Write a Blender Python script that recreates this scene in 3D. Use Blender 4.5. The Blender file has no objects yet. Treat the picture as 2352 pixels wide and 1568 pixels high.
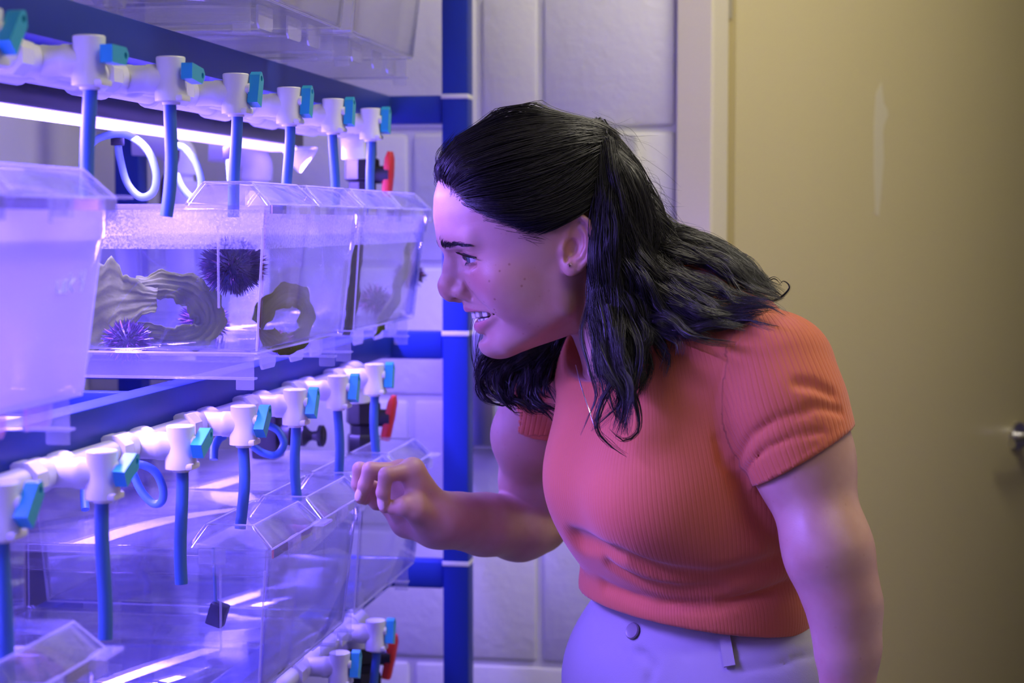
import bpy, bmesh, math, random
import numpy as np
from mathutils import Vector, Matrix, Euler

# ---------------------------------------------------------------- camera, world, lights, exposure
SC = bpy.context.scene
COL = SC.collection
F_PX = 4100.0
YAW = math.atan(696 / F_PX)
PIT = math.atan(271 / F_PX)
CAM_H = 1.36
cam = bpy.data.cameras.new('camera'); cam_o = bpy.data.objects.new('camera', cam); COL.objects.link(cam_o)
cam.sensor_width = 36.0; cam.sensor_fit = 'HORIZONTAL'; cam.lens = F_PX / 2352 * 36
cam_o.location = (0, 0, CAM_H); cam_o.rotation_euler = (math.pi / 2 - PIT, 0, YAW)
cam.clip_start = 0.05
cam.dof.use_dof = True; cam.dof.focus_distance = 1.72; cam.dof.aperture_fstop = 6.3
SC.camera = cam_o
world = bpy.data.worlds.new('world'); SC.world = world; world.use_nodes = True
world.node_tree.nodes['Background'].inputs[0].default_value = (0.8, 0.85, 1, 1)
world.node_tree.nodes['Background'].inputs[1].default_value = 0.0
SC.view_settings.view_transform = 'Standard'; SC.view_settings.look = 'None'
SC.view_settings.gamma = 1; SC.view_settings.exposure = 0.0; SC.view_settings.use_curve_mapping = False
SC.cycles.transparent_max_bounces = 28
SC.cycles.max_bounces = 6; SC.cycles.diffuse_bounces = 3; SC.cycles.glossy_bounces = 3; SC.cycles.transmission_bounces = 3
SC.cycles.use_adaptive_sampling = True; SC.cycles.adaptive_threshold = 0.2; SC.cycles.adaptive_min_samples = 20
SC.cycles.use_denoising = True
SC.cycles.sample_clamp_indirect = 4.0

def area(name, loc, rot, sx, sy, power, color):
    l = bpy.data.lights.new(name, 'AREA'); l.shape = 'RECTANGLE'; l.size = sx; l.size_y = sy
    l.energy = power; l.color = color
    o = bpy.data.objects.new(name, l); COL.objects.link(o); o.location = loc; o.rotation_euler = rot
    return o
WARM = (1.0, 0.92, 0.72)
VIOLET = (0.225, 0.135, 1.0)
# the room's ceiling lamps, above the frame (their housings are built with the room)
area('ceiling_lamp_offscreen', (0.55, 2.15, 2.615), (0, 0, 0), 1.1, 0.45, 20, WARM)
area('ceiling_lamp_offscreen', (0.55, 0.75, 2.615), (0, 0, 0), 1.1, 0.45, 9, WARM)
# light given off by the two LED bars of the rack, evenly along each bar
for zz, pw in ((1.458, 52.0), (1.133, 10.0)):
    l_ = area('led_bar_light', (-0.728, 1.455, zz), (0, math.radians(-33), 0), 0.03, 1.96, pw, VIOLET); l_.data.spread = math.radians(132)

# ---------------------------------------------------------------- helpers
def mat(name, col=(0.8, 0.8, 0.8), rough=0.5, metal=0.0, spec=0.5, bump=None, var=None, sub=0, emit=None):
    m = bpy.data.materials.new(name); m.use_nodes = True
    nt = m.node_tree; b = nt.nodes['Principled BSDF']
    b.inputs['Base Color'].default_value = (*col, 1); b.inputs['Roughness'].default_value = rough
    b.inputs['Metallic'].default_value = metal; b.inputs['Specular IOR Level'].default_value = spec
    if sub: b.inputs['Subsurface Weight'].default_value = sub
    if emit:
        b.inputs['Emission Color'].default_value = (*emit[0], 1); b.inputs['Emission Strength'].default_value = emit[1]
    tc = nt.nodes.new('ShaderNodeTexCoord')
    if var:   # (scale, amount) colour mottling
        n = nt.nodes.new('ShaderNodeTexNoise'); n.inputs['Scale'].default_value = var[0]; n.inputs['Detail'].default_value = 4
        nt.links.new(tc.outputs['Object'], n.inputs['Vector'])
        mx = nt.nodes.new('ShaderNodeMix'); mx.data_type = 'RGBA'
        mx.inputs['A'].default_value = (*[c * (1 - var[1]) for c in col], 1)
        mx.inputs['B'].default_value = (*[min(1, c * (1 + var[1])) for c in col], 1)
        nt.links.new(n.outputs['Fac'], mx.inputs['Factor']); nt.links.new(mx.outputs['Result'], b.inputs['Base Color'])
    if bump:  # (scale, strength, distance)
        n = nt.nodes.new('ShaderNodeTexNoise'); n.inputs['Scale'].default_value = bump[0]; n.inputs['Detail'].default_value = 5
        nt.links.new(tc.outputs['Object'], n.inputs['Vector'])
        bp = nt.nodes.new('ShaderNodeBump'); bp.inputs['Strength'].default_value = bump[1]; bp.inputs['Distance'].default_value = bump[2]
        nt.links.new(n.outputs['Fac'], bp.inputs['Height']); nt.links.new(bp.outputs['Normal'], b.inputs['Normal'])
    return m

def clear(name, tint=(0.97, 0.97, 1), haze=0.06, rough=0.04, ior=1.5, wet=None, body=(0.9, 0.9, 0.95), shine=0.45):
    """thin clear plastic / water skin: transparent + fresnel gloss + a little milky scatter"""
    m = bpy.data.materials.new(name); m.use_nodes = True; nt = m.node_tree
    for n in list(nt.nodes): nt.nodes.remove(n)
    N = nt.nodes.new; L = nt.links.new
    out = N('ShaderNodeOutputMaterial'); tr = N('ShaderNodeBsdfTransparent'); tr.inputs[0].default_value = (*tint, 1)
    gl = N('ShaderNodeBsdfGlossy'); gl.inputs['Roughness'].default_value = rough
    fr = N('ShaderNodeFresnel'); fr.inputs[0].default_value = ior
    sh = N('ShaderNodeMath'); sh.operation = 'MULTIPLY'; sh.inputs[1].default_value = shine; L(fr.outputs[0], sh.inputs[0])
    m1 = N('ShaderNodeMixShader'); L(sh.outputs[0], m1.inputs[0]); L(tr.outputs[0], m1.inputs[1]); L(gl.outputs[0], m1.inputs[2])
    tl = N('ShaderNodeBsdfTranslucent'); tl.inputs[0].default_value = (*body, 1)
    df = N('ShaderNodeBsdfDiffuse'); df.inputs[0].default_value = (*body, 1)
    m2 = N('ShaderNodeMixShader'); m2.inputs[0].default_value = 0.5; L(tl.outputs[0], m2.inputs[1]); L(df.outputs[0], m2.inputs[2])
    m3 = N('ShaderNodeMixShader'); m3.inputs[0].default_value = haze
    L(m1.outputs[0], m3.inputs[1]); L(m2.outputs[0], m3.inputs[2]); L(m3.outputs[0], out.inputs[0])
    if wet:   # (scale, threshold lo, hi) droplets: haze varies
        tc = N('ShaderNodeTexCoord'); n = N('ShaderNodeTexNoise'); n.inputs['Scale'].default_value = wet[0]; n.inputs['Detail'].default_value = 6
        L(tc.outputs['Object'], n.inputs['Vector'])
        mr = N('ShaderNodeMapRange'); mr.inputs['From Min'].default_value = wet[1]; mr.inputs['From Max'].default_value = wet[2]
        mr.inputs['To Min'].default_value = haze * 0.35; mr.inputs['To Max'].default_value = haze
        L(n.outputs['Fac'], mr.inputs['Value']); L(mr.outputs[0], m3.inputs[0])
    return m

def tag(o, label=None, cat=None, group=None, kind=None):
    if label: o['label'] = label
    if cat: o['category'] = cat
    if group: o['group'] = group
    if kind: o['kind'] = kind
    return o
def thing(name, label, cat, loc=(0, 0, 0), rotz=0.0, group=None, kind=None):
    o = bpy.data.objects.new(name, None); COL.objects.link(o); o.location = loc; o.rotation_euler = (0, 0, rotz)
    o.empty_display_size = 0.05
    return tag(o, label, cat, group, kind)
def root_of(p):
    v = Vector((0, 0, 0))
    while p is not None:
        v += Vector(p.location); p = p.parent
    return v
def mk(name, geo, m, parent=None, smooth=True, local=False, sharp=35):
    """geo = (verts, faces); verts in world (parent's rotation left out) unless local"""
    v, f = geo
    v = np.asarray(v, dtype=float).reshape(-1, 3)
    if parent is not None and not local:
        v = v - np.array(root_of(parent))
    me = bpy.data.meshes.new(name)
    me.from_pydata(v.tolist(), [], [list(map(int, q)) for q in f] if not isinstance(f, np.ndarray) else f.tolist())
    me.materials.append(m)
    if smooth:
        me.polygons.foreach_set('use_smooth', [True] * len(me.polygons))
        if sharp: me.set_sharp_from_angle(angle=math.radians(sharp))
    me.update()
    o = bpy.data.objects.new(name, me); COL.objects.link(o)
    if parent is not None: o.parent = parent
    return o
def link_copy(o, parent=None, loc=None):
    c = o.copy(); COL.objects.link(c); c.parent = parent
    if loc is not None: c.location = loc
    return c
def join(*gs):
    V, Fc, n = [], [], 0
    for v, f in gs:
        v = np.asarray(v, float).reshape(-1, 3); V.append(v)
        Fc += [[i + n for i in q] for q in f]; n += len(v)
    return np.concatenate(V), Fc
def xf(geo, M):
    v = np.asarray(geo[0], float); M = np.array(M)
    return v @ M[:3, :3].T + M[:3, 3], geo[1]
def box(x0, x1, y0, y1, z0, z1, bev=0.0, seg=2):
    bm = bmesh.new(); bmesh.ops.create_cube(bm, size=1)
    for v in bm.verts:
        v.co = Vector(((x0 + x1) / 2 + v.co.x * (x1 - x0), (y0 + y1) / 2 + v.co.y * (y1 - y0), (z0 + z1) / 2 + v.co.z * (z1 - z0)))
    if bev:
        bmesh.ops.bevel(bm, geom=list(bm.edges), offset=bev, segments=seg, affect='EDGES', profile=0.5)
    g = ([tuple(v.co) for v in bm.verts], [[v.index for v in f.verts] for f in bm.faces] if not bm.verts.index_update() else 0)
    bm.free(); return g
def frames(P):
    P = np.asarray(P, float); T = np.gradient(P, axis=0); T /= np.linalg.norm(T, axis=1)[:, None] + 1e-12
    a = np.array([0, 0, 1.0]) if abs(T[0][2]) < 0.9 else np.array([1.0, 0, 0])
    n = np.cross(T[0], a); n /= np.linalg.norm(n); Ns = [n]
    for i in range(1, len(P)):
        n = Ns[-1] - T[i] * np.dot(Ns[-1], T[i]); n /= np.linalg.norm(n) + 1e-12; Ns.append(n)
    Ns = np.array(Ns); return T, Ns, np.cross(T, Ns)
def tube(P, r, n=10, cap=True):
    P = np.asarray(P, float); T, A, B = frames(P); r = np.broadcast_to(np.asarray(r, float), (len(P),))
    an = np.linspace(0, 2 * math.pi, n, endpoint=False)
    V = (P[:, None] + r[:, None, None] * (np.cos(an)[None, :, None] * A[:, None] + np.sin(an)[None, :, None] * B[:, None])).reshape(-1, 3)
    Fc = [[i * n + j, i * n + (j + 1) % n, (i + 1) * n + (j + 1) % n, (i + 1) * n + j] for i in range(len(P) - 1) for j in range(n)]
    if cap: Fc += [list(range(n))[::-1], [(len(P) - 1) * n + j for j in range(n)]]
    return V, Fc
def spline(P, n=8):
    """Catmull-Rom through the control points"""
    P = np.asarray(P, float); Q = np.vstack([2 * P[0] - P[1], P, 2 * P[-1] - P[-2]]); out = []
    for i in range(1, len(Q) - 2):
        t = np.linspace(0, 1, n, endpoint=False)[:, None]
        a, b, c, d = Q[i - 1], Q[i], Q[i + 1], Q[i + 2]
        out.append(0.5 * (2 * b + (c - a) * t + (2 * a - 5 * b + 4 * c - d) * t ** 2 + (3 * b - a - 3 * c + d) * t ** 3))
    out.append(P[-1:]); return np.concatenate(out)
def lathe(prof, n=20, axis='z', c=(0, 0, 0)):
    """prof: list of (r, h)"""
    an = np.linspace(0, 2 * math.pi, n, endpoint=False); V = []
    for r, h in prof:
        for a in an:
            p = (r * math.cos(a), r * math.sin(a), h)
            if axis == 'x': p = (p[2], p[0], p[1])
            if axis == 'y': p = (p[1], p[2], p[0])
            V.append((p[0] + c[0], p[1] + c[1], p[2] + c[2]))
    k = len(prof)
    Fc = [[i * n + j, i * n + (j + 1) % n, (i + 1) * n + (j + 1) % n, (i + 1) * n + j] for i in range(k - 1) for j in range(n)]
    Fc += [list(range(n))[::-1], [(k - 1) * n + j for j in range(n)]]
    return V, Fc
def rrect(x0, x1, y0, y1, r, z, n=4):
    out = []
    for cx, cy, a0 in ((x1 - r, y1 - r, 0), (x0 + r, y1 - r, 90), (x0 + r, y0 + r, 180), (x1 - r, y0 + r, 270)):
        for k in range(n + 1):
            a = math.radians(a0 + 90 * k / n); out.append((cx + r * math.cos(a), cy + r * math.sin(a), z))
    return out
def loft(rings, cap0=True, cap1=True):
    n = len(rings[0]); V = np.concatenate([np.asarray(r, float) for r in rings])
    Fc = [[i * n + j, i * n + (j + 1) % n, (i + 1) * n + (j + 1) % n, (i + 1) * n + j] for i in range(len(rings) - 1) for j in range(n)]
    if cap0: Fc.append(list(range(n))[::-1])
    if cap1: Fc.append([(len(rings) - 1) * n + j for j in range(n)])
    return V, Fc
def extrude(poly, axis, a, b):
    """2-D polygon extruded between a and b along axis ('x': poly is (y,z); 'y': (x,z); 'z': (x,y))"""
    def P(p, h): return {'x': (h, p[0], p[1]), 'y': (p[0], h, p[1]), 'z': (p[0], p[1], h)}[axis]
    return loft([[P(p, a) for p in poly], [P(p, b) for p in poly]])
def pix(px, py):
    d = np.array([(px - 1176) / F_PX, 1.0, -(py - 784) / F_PX]); c, s = math.cos(PIT), math.sin(PIT)
    d = np.array([d[0], d[1] * c + d[2] * s, -d[1] * s + d[2] * c]); c, s = math.cos(YAW), math.sin(YAW)
    return np.array([d[0] * c - d[1] * s, d[0] * s + d[1] * c, d[2]])
# ---------------------------------------------------------------- the room
M_block = mat('painted block', (0.80, 0.79, 0.80), 0.55, bump=(70, 0.35, 0.004))
M_mortar = mat('painted mortar', (0.74, 0.74, 0.72), 0.6, bump=(60, 0.3, 0.003))
M_wall = mat('painted wall', (0.76, 0.75, 0.76), 0.6, bump=(50, 0.2, 0.003))
M_ceil = mat('ceiling tile', (0.78, 0.77, 0.74), 0.8, bump=(90, 0.2, 0.002))
M_floor = mat('grey floor', (0.20, 0.195, 0.19), 0.45, var=(6, 0.12))
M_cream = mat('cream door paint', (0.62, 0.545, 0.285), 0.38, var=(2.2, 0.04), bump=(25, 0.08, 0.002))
M_cream2 = mat('cream frame paint', (0.82, 0.76, 0.56), 0.40)
M_steel = mat('brushed steel', (0.62, 0.61, 0.62), 0.28, 1.0)
M_greybox = mat('grey enamel', (0.50, 0.50, 0.52), 0.45)
M_scuff = mat('bare patch', (0.70, 0.65, 0.44), 0.45)
WY = 2.70
XL, XR, YN = -1.15, 2.2, -2.0
def struct(name, geo, m, parent=None, **k):
    o = mk(name, geo, m, parent, **k)
    if parent is None: tag(o, kind='structure')
    return o
struct('floor', box(XL - .1, XR + .1, YN - .1, 5.2, -0.1, 0), M_floor, smooth=False)
struct('ceiling', box(XL - .1, XR + .1, YN - .1, 5.2, 2.7, 2.8), M_ceil, smooth=False)
struct('wall_left', box(XL - .1, XL, YN, WY + .1, 0, 2.7), M_wall, smooth=False)
struct('wall_right', box(XR, XR + .1, YN, 5.1, 0, 2.7), M_wall, smooth=False)
struct('wall_front', box(XL, XR, YN - .1, YN, 0, 2.7), M_wall, smooth=False)
DX0, DX1, DZ = -0.152, 0.83, 2.42
wb = struct('wall_back', join(box(XL, -0.206, WY + .005, WY + .16, 0, 2.7), box(DX1 + .054, XR, WY, WY + .16, 0, 2.7),
                              box(-0.206, DX1 + .054, WY, WY + .16, DZ + .05, 2.7)), M_mortar, smooth=False)
# concrete blocks, running bond
BW, BH, J = 0.4064, 0.2062, 0.010
Z0 = 0.677 - 4 * BH + BH   # a bed joint sits at z = .677
cache = {}
for r in range(-1, 13):
    z = 0.677 + (r - 3) * BH
    z1 = z + BH
    if z1 > 2.7 or z < -0.2: continue
    odd = (r - 3) % 2
    off = -0.415 if not odd else -0.415 + BW / 2
    joints = [off + BW * k for k in range(-4, 3)]
    if r == 7: joints.append(-0.510)
    joints = sorted([j for j in joints if XL + .02 < j < -0.23] + [XL, -0.206])
    for a, b in zip(joints, joints[1:]):
        w, h = b - a - J, BH - J
        zz = z + J / 2
        if zz < 0: h += zz; zz = 0
        key = (round(w, 3), round(h, 3))
        if key not in cache:
            cache[key] = mk('concrete_block', box(0, w, 0, 0.02, 0, h, 0.006, 2), M_block, wb, local=True)
            o = cache[key]
        else:
            o = link_copy(cache[key], wb)
        o.location = (a + J / 2, WY, zz)
# door frame: face, slanted return, stop
fr = struct('trim_1', join(
    extrude([(-0.206, WY - .012), (-0.156, WY - .012), (-0.152, WY - .008), (-0.134, WY + .035), (-0.134, WY + .16), (-0.206, WY + .16)], 'z', 0, DZ),
    extrude([(DX1 + .054, WY - .012), (DX1 + .004, WY - .012), (DX1, WY - .008), (DX1 - .018, WY + .035), (DX1 - .018, WY + .16), (DX1 + .054, WY + .16)][::-1], 'z', 0, DZ),
    box(-0.206, DX1 + .054, WY - .012, WY + .16, DZ, DZ + .05)), M_cream2, smooth=False)
# the door, swung open away from this room
DA = math.radians(54)
door = thing('door_1', None, None, (-0.122, WY + .062, 0.012), DA, kind='structure')
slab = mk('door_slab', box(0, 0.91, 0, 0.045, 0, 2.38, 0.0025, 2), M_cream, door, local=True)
for hz in (0.25, 1.02, 1.66):
    hg = mk('hinge', join(lathe([(0.006, 0), (0.006, 0.1)], 12, c=(-0.004, 0.048, hz)), box(-0.0015, 0.0, 0.008, 0.045, hz, hz + .1)), M_steel, door, local=True)
lv = mk('lever_handle', join(lathe([(0.026, 0), (0.026, -0.008)], 24, 'y', (0.845, 0, 0.95)), lathe([(0.010, 0), (0.010, -0.055)], 16, 'y', (0.845, 0, 0.95)),
        tube([(0.85, -0.052, 0.95), (0.80, -0.056, 0.95), (0.745, -0.050, 0.948)], 0.009, 12)), M_steel, door, local=True)
sc_pts = [(0.0, 0.11), (0.012, 0.13), (0.018, 0.095), (0.026, 0.085), (0.028, 0.075), (0.02, 0.06), (0.017, 0.045), (0.02, 0.0), (0.014, -0.06), (0.010, -0.095), (0.002, -0.09), (-0.002, -0.02), (-0.004, 0.06)]
mk('paint_scuff', extrude([(0.372 + a * 1.3, 1.455 + b) for a, b in sc_pts], 'y', -0.0006, 0.0002), M_scuff, door, local=True, smooth=False)
# corridor beyond the doorway
struct('wall_corridor', box(XL, XR, 5.0, 5.1, 0, 2.7), M_wall, smooth=False)
struct('wall_corridor_left', box(-0.33, -0.206, WY + .16, 5.0, 0, 2.7), M_wall, smooth=False)
struct('baseboard_back', box(XL, -0.206, WY - .012, WY, 0, 0.1, 0.003), M_greybox, smooth=False)
# electrical boxes on the block wall
eb = thing('junction_box', 'grey metal junction box on the block wall between rack post and elbow', 'electrical box', (-0.545, WY, 1.03))
mk('box_body', box(-0.545, -0.470, WY - .05, WY, 1.018, 1.20, 0.004), M_greybox, eb)
mk('cover_plate', box(-0.541, -0.478, WY - .054, WY - .05, 1.024, 1.194, 0.0015), M_steel, eb)
mk('latch', box(-0.532, -0.525, WY - .060, WY - .054, 1.06, 1.115, 0.002), M_greybox, eb)
cd = thing('wall_conduit', 'cream painted conduit channel running up the block wall', 'conduit', (-0.46, WY, 1.03))
mk('channel', box(-0.4695, -0.452, WY - .022, WY, 1.02, 1.44, 0.003), M_cream2, cd)
mk('end_cap', box(-0.4705, -0.451, WY - .023, WY, 1.015, 1.03, 0.002), M_cream2, cd)
sb = thing('switch_box', 'small grey switch box on the wall behind the head', 'switch box', (-0.30, WY, 1.45))
mk('box_body', box(-0.345, -0.266, WY - .035, WY, 1.37, 1.494, 0.005), M_greybox, sb)
mk('cover_plate', box(-0.338, -0.284, WY - .038, WY - .035, 1.38, 1.482, 0.001), M_wall, sb)
mk('toggle', box(-0.315, -0.307, WY - .050, WY - .038, 1.42, 1.44, 0.002), M_wall, sb)
# ceiling fixtures
M_lamp = mat('lamp diffuser', (0.9, 0.9, 0.88), 0.5)
for k, (x, y, hx, hy) in enumerate(((0.55, 2.15, .6, .27), (0.55, 0.75, .6, .27))):
    t = thing('ceiling_light', ['fluorescent ceiling light near the doorway', 'fluorescent ceiling light between the woman and the camera'][k], 'ceiling light', (x, y, 2.7))
    mk('housing', box(x - hx, x + hx, y - hy, y + hy, 2.635, 2.70, 0.004), M_wall, t)
    mk('diffuser', box(x - hx + .03, x + hx - .03, y - hy + .03, y + hy - .03, 2.62, 2.636, 0.003), M_lamp, t)
# ---------------------------------------------------------------- the rack
M_blue = mat('blue enamel', (0.018, 0.045, 0.34), 0.42, spec=0.25, bump=(70, 0.12, 0.001))
M_pvc = mat('white pvc', (0.84, 0.84, 0.82), 0.32)
M_teal = mat('teal plastic', (0.03, 0.40, 0.62), 0.35)
M_black = mat('black plastic', (0.018, 0.018, 0.022), 0.35)
M_red = mat('red plastic', (0.62, 0.03, 0.02), 0.4)
M_hose = mat('blue hose', (0.05, 0.15, 0.45), 0.42)
M_air = mat('silicone tube', (0.16, 0.27, 0.46), 0.35)
M_led = mat('led diffuser', (0.9, 0.9, 0.95), 0.5, emit=(VIOLET, 9.0))
SHELF = (1.542, 1.205, 0.872, 0.54)
XF, XB = -0.60, -0.98          # front and back beams
Y0R, Y1R = 0.20, 2.50          # rack length
PW = 0.038
rack = thing('steel_rack', 'blue steel shelving rack holding rows of clear tanks', 'rack', (-0.75, 1.35, 0))
for x in (-0.526, XB - PW):
    for y in (Y0R - PW, Y1R):
        mk('post', box(x, x + PW, y, y + PW, 0, 2.3, 0.003), M_blue, rack)
for z in SHELF:
    for y in (Y0R - PW, Y1R):
        mk('crossbar', box(XB, -0.526, y + .003, y + PW - .003, z - .040, z, 0.004), M_blue, rack)
        mk('pale_strip', box(-0.5265, -0.4875, y - .0008, y + PW + .0008, z - .0055, z + .0012, 0.0005), M_pvc, rack)  # pale strip across the post at each shelf level
    mk('front_beam', box(XF - .03, XF, Y0R, Y1R, z - .036, z, 0.003), M_blue, rack)
    mk('back_beam', box(XB, XB + .03, Y0R, Y1R, z - .036, z, 0.003), M_blue, rack)
    for y in (0.55, 0.88, 1.24, 1.58, 1.95, 2.31):
        mk('shelf_rung', box(XB + .03, XF - .03, y - .008, y + .008, z - .024, z - .002, 0.002), M_blue, rack)
for z, lab in ((1.53, 'upper'),): pass
# LED bars
for z, lab in ((1.468, 'upper'), (1.143, 'middle')):
    t = thing('led_light_bar', 'black LED light bar glowing violet under the %s shelf' % lab, 'light bar', (-0.74, 1.5, z), group='LED bars under the shelves')
    mk('housing', box(-0.765, -0.72, 0.45, 2.47, z, z + .026, 0.003), M_black, t)
    d = mk('diffuser', loft([rrect(-0.762, -0.7215, 0.47, 2.44, 0.004, z), rrect(-0.762, -0.7205, 0.47, 2.44, 0.004, z - .004), rrect(-0.757, -0.726, 0.48, 2.43, 0.004, z - .007)]), M_led, t)
    for y in (0.6, 1.52, 2.40):
        mk('bracket', box(-0.768, -0.717, y, y + .018, z + .020, z + .040, 0.002), M_pvc, t)
# supply pipes: pipe along the rack, a tee at every valve
VS = 0.1748
VY_UP = [1.298 + VS * k for k in range(-2, 6)]
VY_MID = [1.311 + VS * k for k in range(-2, 6)]
VY_LOW = [1.311 + VS * k for k in range(-2, 6)]
VX = -0.547; PX = -0.592; PR = 0.0125
rows = [('upper', 1.484, VY_UP, [50, 50, 0, -6, 72, 75, 78, 80], 1.366),
        ('middle', 1.165, VY_MID, [40, 48, 24, 26, 48, 62, 68, 78], 1.045),
        ('lower', 0.838, VY_LOW, [60, 60, 60, 60, 60, 65, 70, 74], 0.72)]
hexr = lambda r, h0, h1, y, x, z: extrude([(x + r * math.cos(math.pi / 4 * k + .39), z + r * math.sin(math.pi / 4 * k + .39)) for k in range(8)], 'y', y + h0, y + h1)
def valve_parts(t, x, y, z, ang, zend, rnd, bend):
    """vertical valve body on a stub from the pipe, teal handle on the aisle side, hose below"""
    mk('valve_body', join(lathe([(0.0118, 0.0185), (0.0126, 0.0175), (0.0120, 0.006), (0.0122, -0.006), (0.0138, -0.012), (0.0138, -0.0195), (0.0080, -0.0205), (0.0075, -0.0225)], 24, c=(x, y, z)),
                          box(x + .006, x + .0142, y - .011, y + .011, z - .0200, z - .0140, 0.002)), M_pvc, t)
    mk('stub', lathe([(0.0118, PX - x), (0.0118, -0.022), (0.0126, -0.0205), (0.0126, -0.0140), (0.0112, -0.012), (0.0108, -0.004), (0.006, 0.004)], 24, 'x', (x, y, z)), M_pvc, t)
    # handle: bar with a pointed end and a through hole, turned about the stem (x axis)
    poly = [(-0.016, -0.0068), (0.011, -0.0068), (0.0165, 0.0), (0.0165, 0.0030), (0.012, 0.0068), (-0.016, 0.0068)]
    a = math.radians(ang); c, s = math.cos(a), math.sin(a)
    py, pz = y + .004, z + .004
    R = lambda u, v: (py + u * c - v * s, pz + u * s + v * c)
    # front and back faces around a real through hole
    hc, hr = (0.0105, 0.0004), 0.0027; n = 24; outer = []
    for k in range(n):
        an = 2 * math.pi * k / n; dx, dy = math.cos(an), math.sin(an); best = 1e9
        for (x0, y0), (x1, y1) in zip(poly, poly[1:] + poly[:1]):
            ex, ey = x1 - x0, y1 - y0; den = dx * ey - dy * ex
            if abs(den) < 1e-12: continue
            tt = ((x0 - hc[0]) * ey - (y0 - hc[1]) * ex) / den; uu = ((x0 - hc[0]) * dy - (y0 - hc[1]) * dx) / den
            if tt > 0 and -1e-6 <= uu <= 1 + 1e-6: best = min(best, tt)
        outer.append((hc[0] + dx * best, hc[1] + dy * best))
    for cx, cy in poly:   # keep the corners sharp
        k = min(range(n), key=lambda q: (outer[q][0] - cx) ** 2 + (outer[q][1] - cy) ** 2); outer[k] = (cx, cy)
    inner = [(hc[0] + hr * math.cos(2 * math.pi * k / n), hc[1] + hr * math.sin(2 * math.pi * k / n)) for k in range(n)]
    xa, xb = x + .0135, x + .0235
    rings = [[(h, *R(u, v)) for u, v in pts] for pts, h in ((outer, xa), (outer, xb), (inner, xb), (inner, xa))]
    V_, F_ = loft(rings, False, False); F_ = F_ + [[3 * n + j, 3 * n + (j + 1) % n, (j + 1) % n, j] for j in range(n)]
    mk('handle', (V_, F_), M_teal, t, smooth=False)
    mk('handle_stem', lathe([(0.0055, 0.008), (0.0055, 0.0145)], 14, 'x', (x, y, z + .004)), M_pvc, t)
    n = 9; zs = np.linspace(z - .018, zend, n); k = np.linspace(0, 1, n)
    P = np.stack([x + bend[0] * k ** 2 + .0012 * np.sin(k * 5 + rnd), y + bend[1] * k ** 2, zs], 1)
    mk('water_hose', tube(spline(P, 4), 0.0056, 12), M_hose, t)
rng = random.Random(4)
for ri, (lab, z, ys, angs, zend) in enumerate(rows):
    p = thing('supply_pipe', 'white plastic water pipe with fittings under the %s shelf beam' % lab, 'pipe', (PX, 1.4, z), group='supply pipes under the shelf beams')
    mk('pipe', tube([(PX, 0.4, z), (PX, ys[-1] + .05, z)], 0.0105, 20), M_pvc, p)
    for y in ys:
        mk('tee_fitting', join(lathe([(0.0132, -0.030), (0.0142, -0.029), (0.0142, -0.016), (0.0128, -0.014), (0.0128, 0.014), (0.0142, 0.016), (0.0142, 0.029), (0.0132, 0.030)], 24, 'y', (PX, y, z)),
                               hexr(0.0152, -0.050, -0.030, y, PX, z)), M_pvc, p)
    # return elbow at the far end
    mk('end_elbow', tube(spline([(PX, ys[-1] + .03, z), (PX, ys[-1] + .075, z - .001), (PX - .002, ys[-1] + .095, z - .018), (PX - .002, ys[-1] + .098, z - .04)], 6), 0.0165, 20), M_pvc, p)
    q = thing('drain_pipe', 'long white pipe running behind the %s row of valves' % lab, 'pipe', (PX - .06, 1.4, z + .003), group='pipes behind the valves')
    mk('pipe', tube([(PX - .055, 0.4, z + .003), (PX - .055, 2.32, z + .003)], 0.0105, 18), M_pvc, q)
    for y in ys[::1]:
        mk('coupling', lathe([(0.0125, -0.03), (0.0142, -0.028), (0.0142, 0.028), (0.0125, 0.03)], 20, 'y', (PX - .055, y + .06, z + .003)), M_pvc, q)
    for k, (y, a) in enumerate(zip(ys, angs)):
        if lab == 'lower' and k < 5: continue
        if k < 1: continue
        nth = ['last', 'second', 'third', 'fourth', 'fifth', 'sixth', 'seventh', 'eighth'][len(ys) - 1 - k]
        where = 'nearest the wall post' if k == len(ys) - 1 else '%s counting from the wall post' % nth
        t = thing('hose_valve', 'white valve with blue hose on the %s pipe, %s' % (lab, where), 'valve', (VX, y, z), group='valves on the %s pipe' % lab)
        ze = zend
        if lab == 'middle': ze = {1: 0.985, 2: 1.035, 3: 1.043}.get(k, 1.063)
        if lab == 'lower': ze = 0.742
        bend = (rng.uniform(-.006, .002), rng.uniform(-.004, .004))
        if lab == 'upper' and k == 3: bend = (-0.004, -0.004)
        valve_parts(t, VX, y, z, a, ze, rng.uniform(0, 6), bend)
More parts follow.
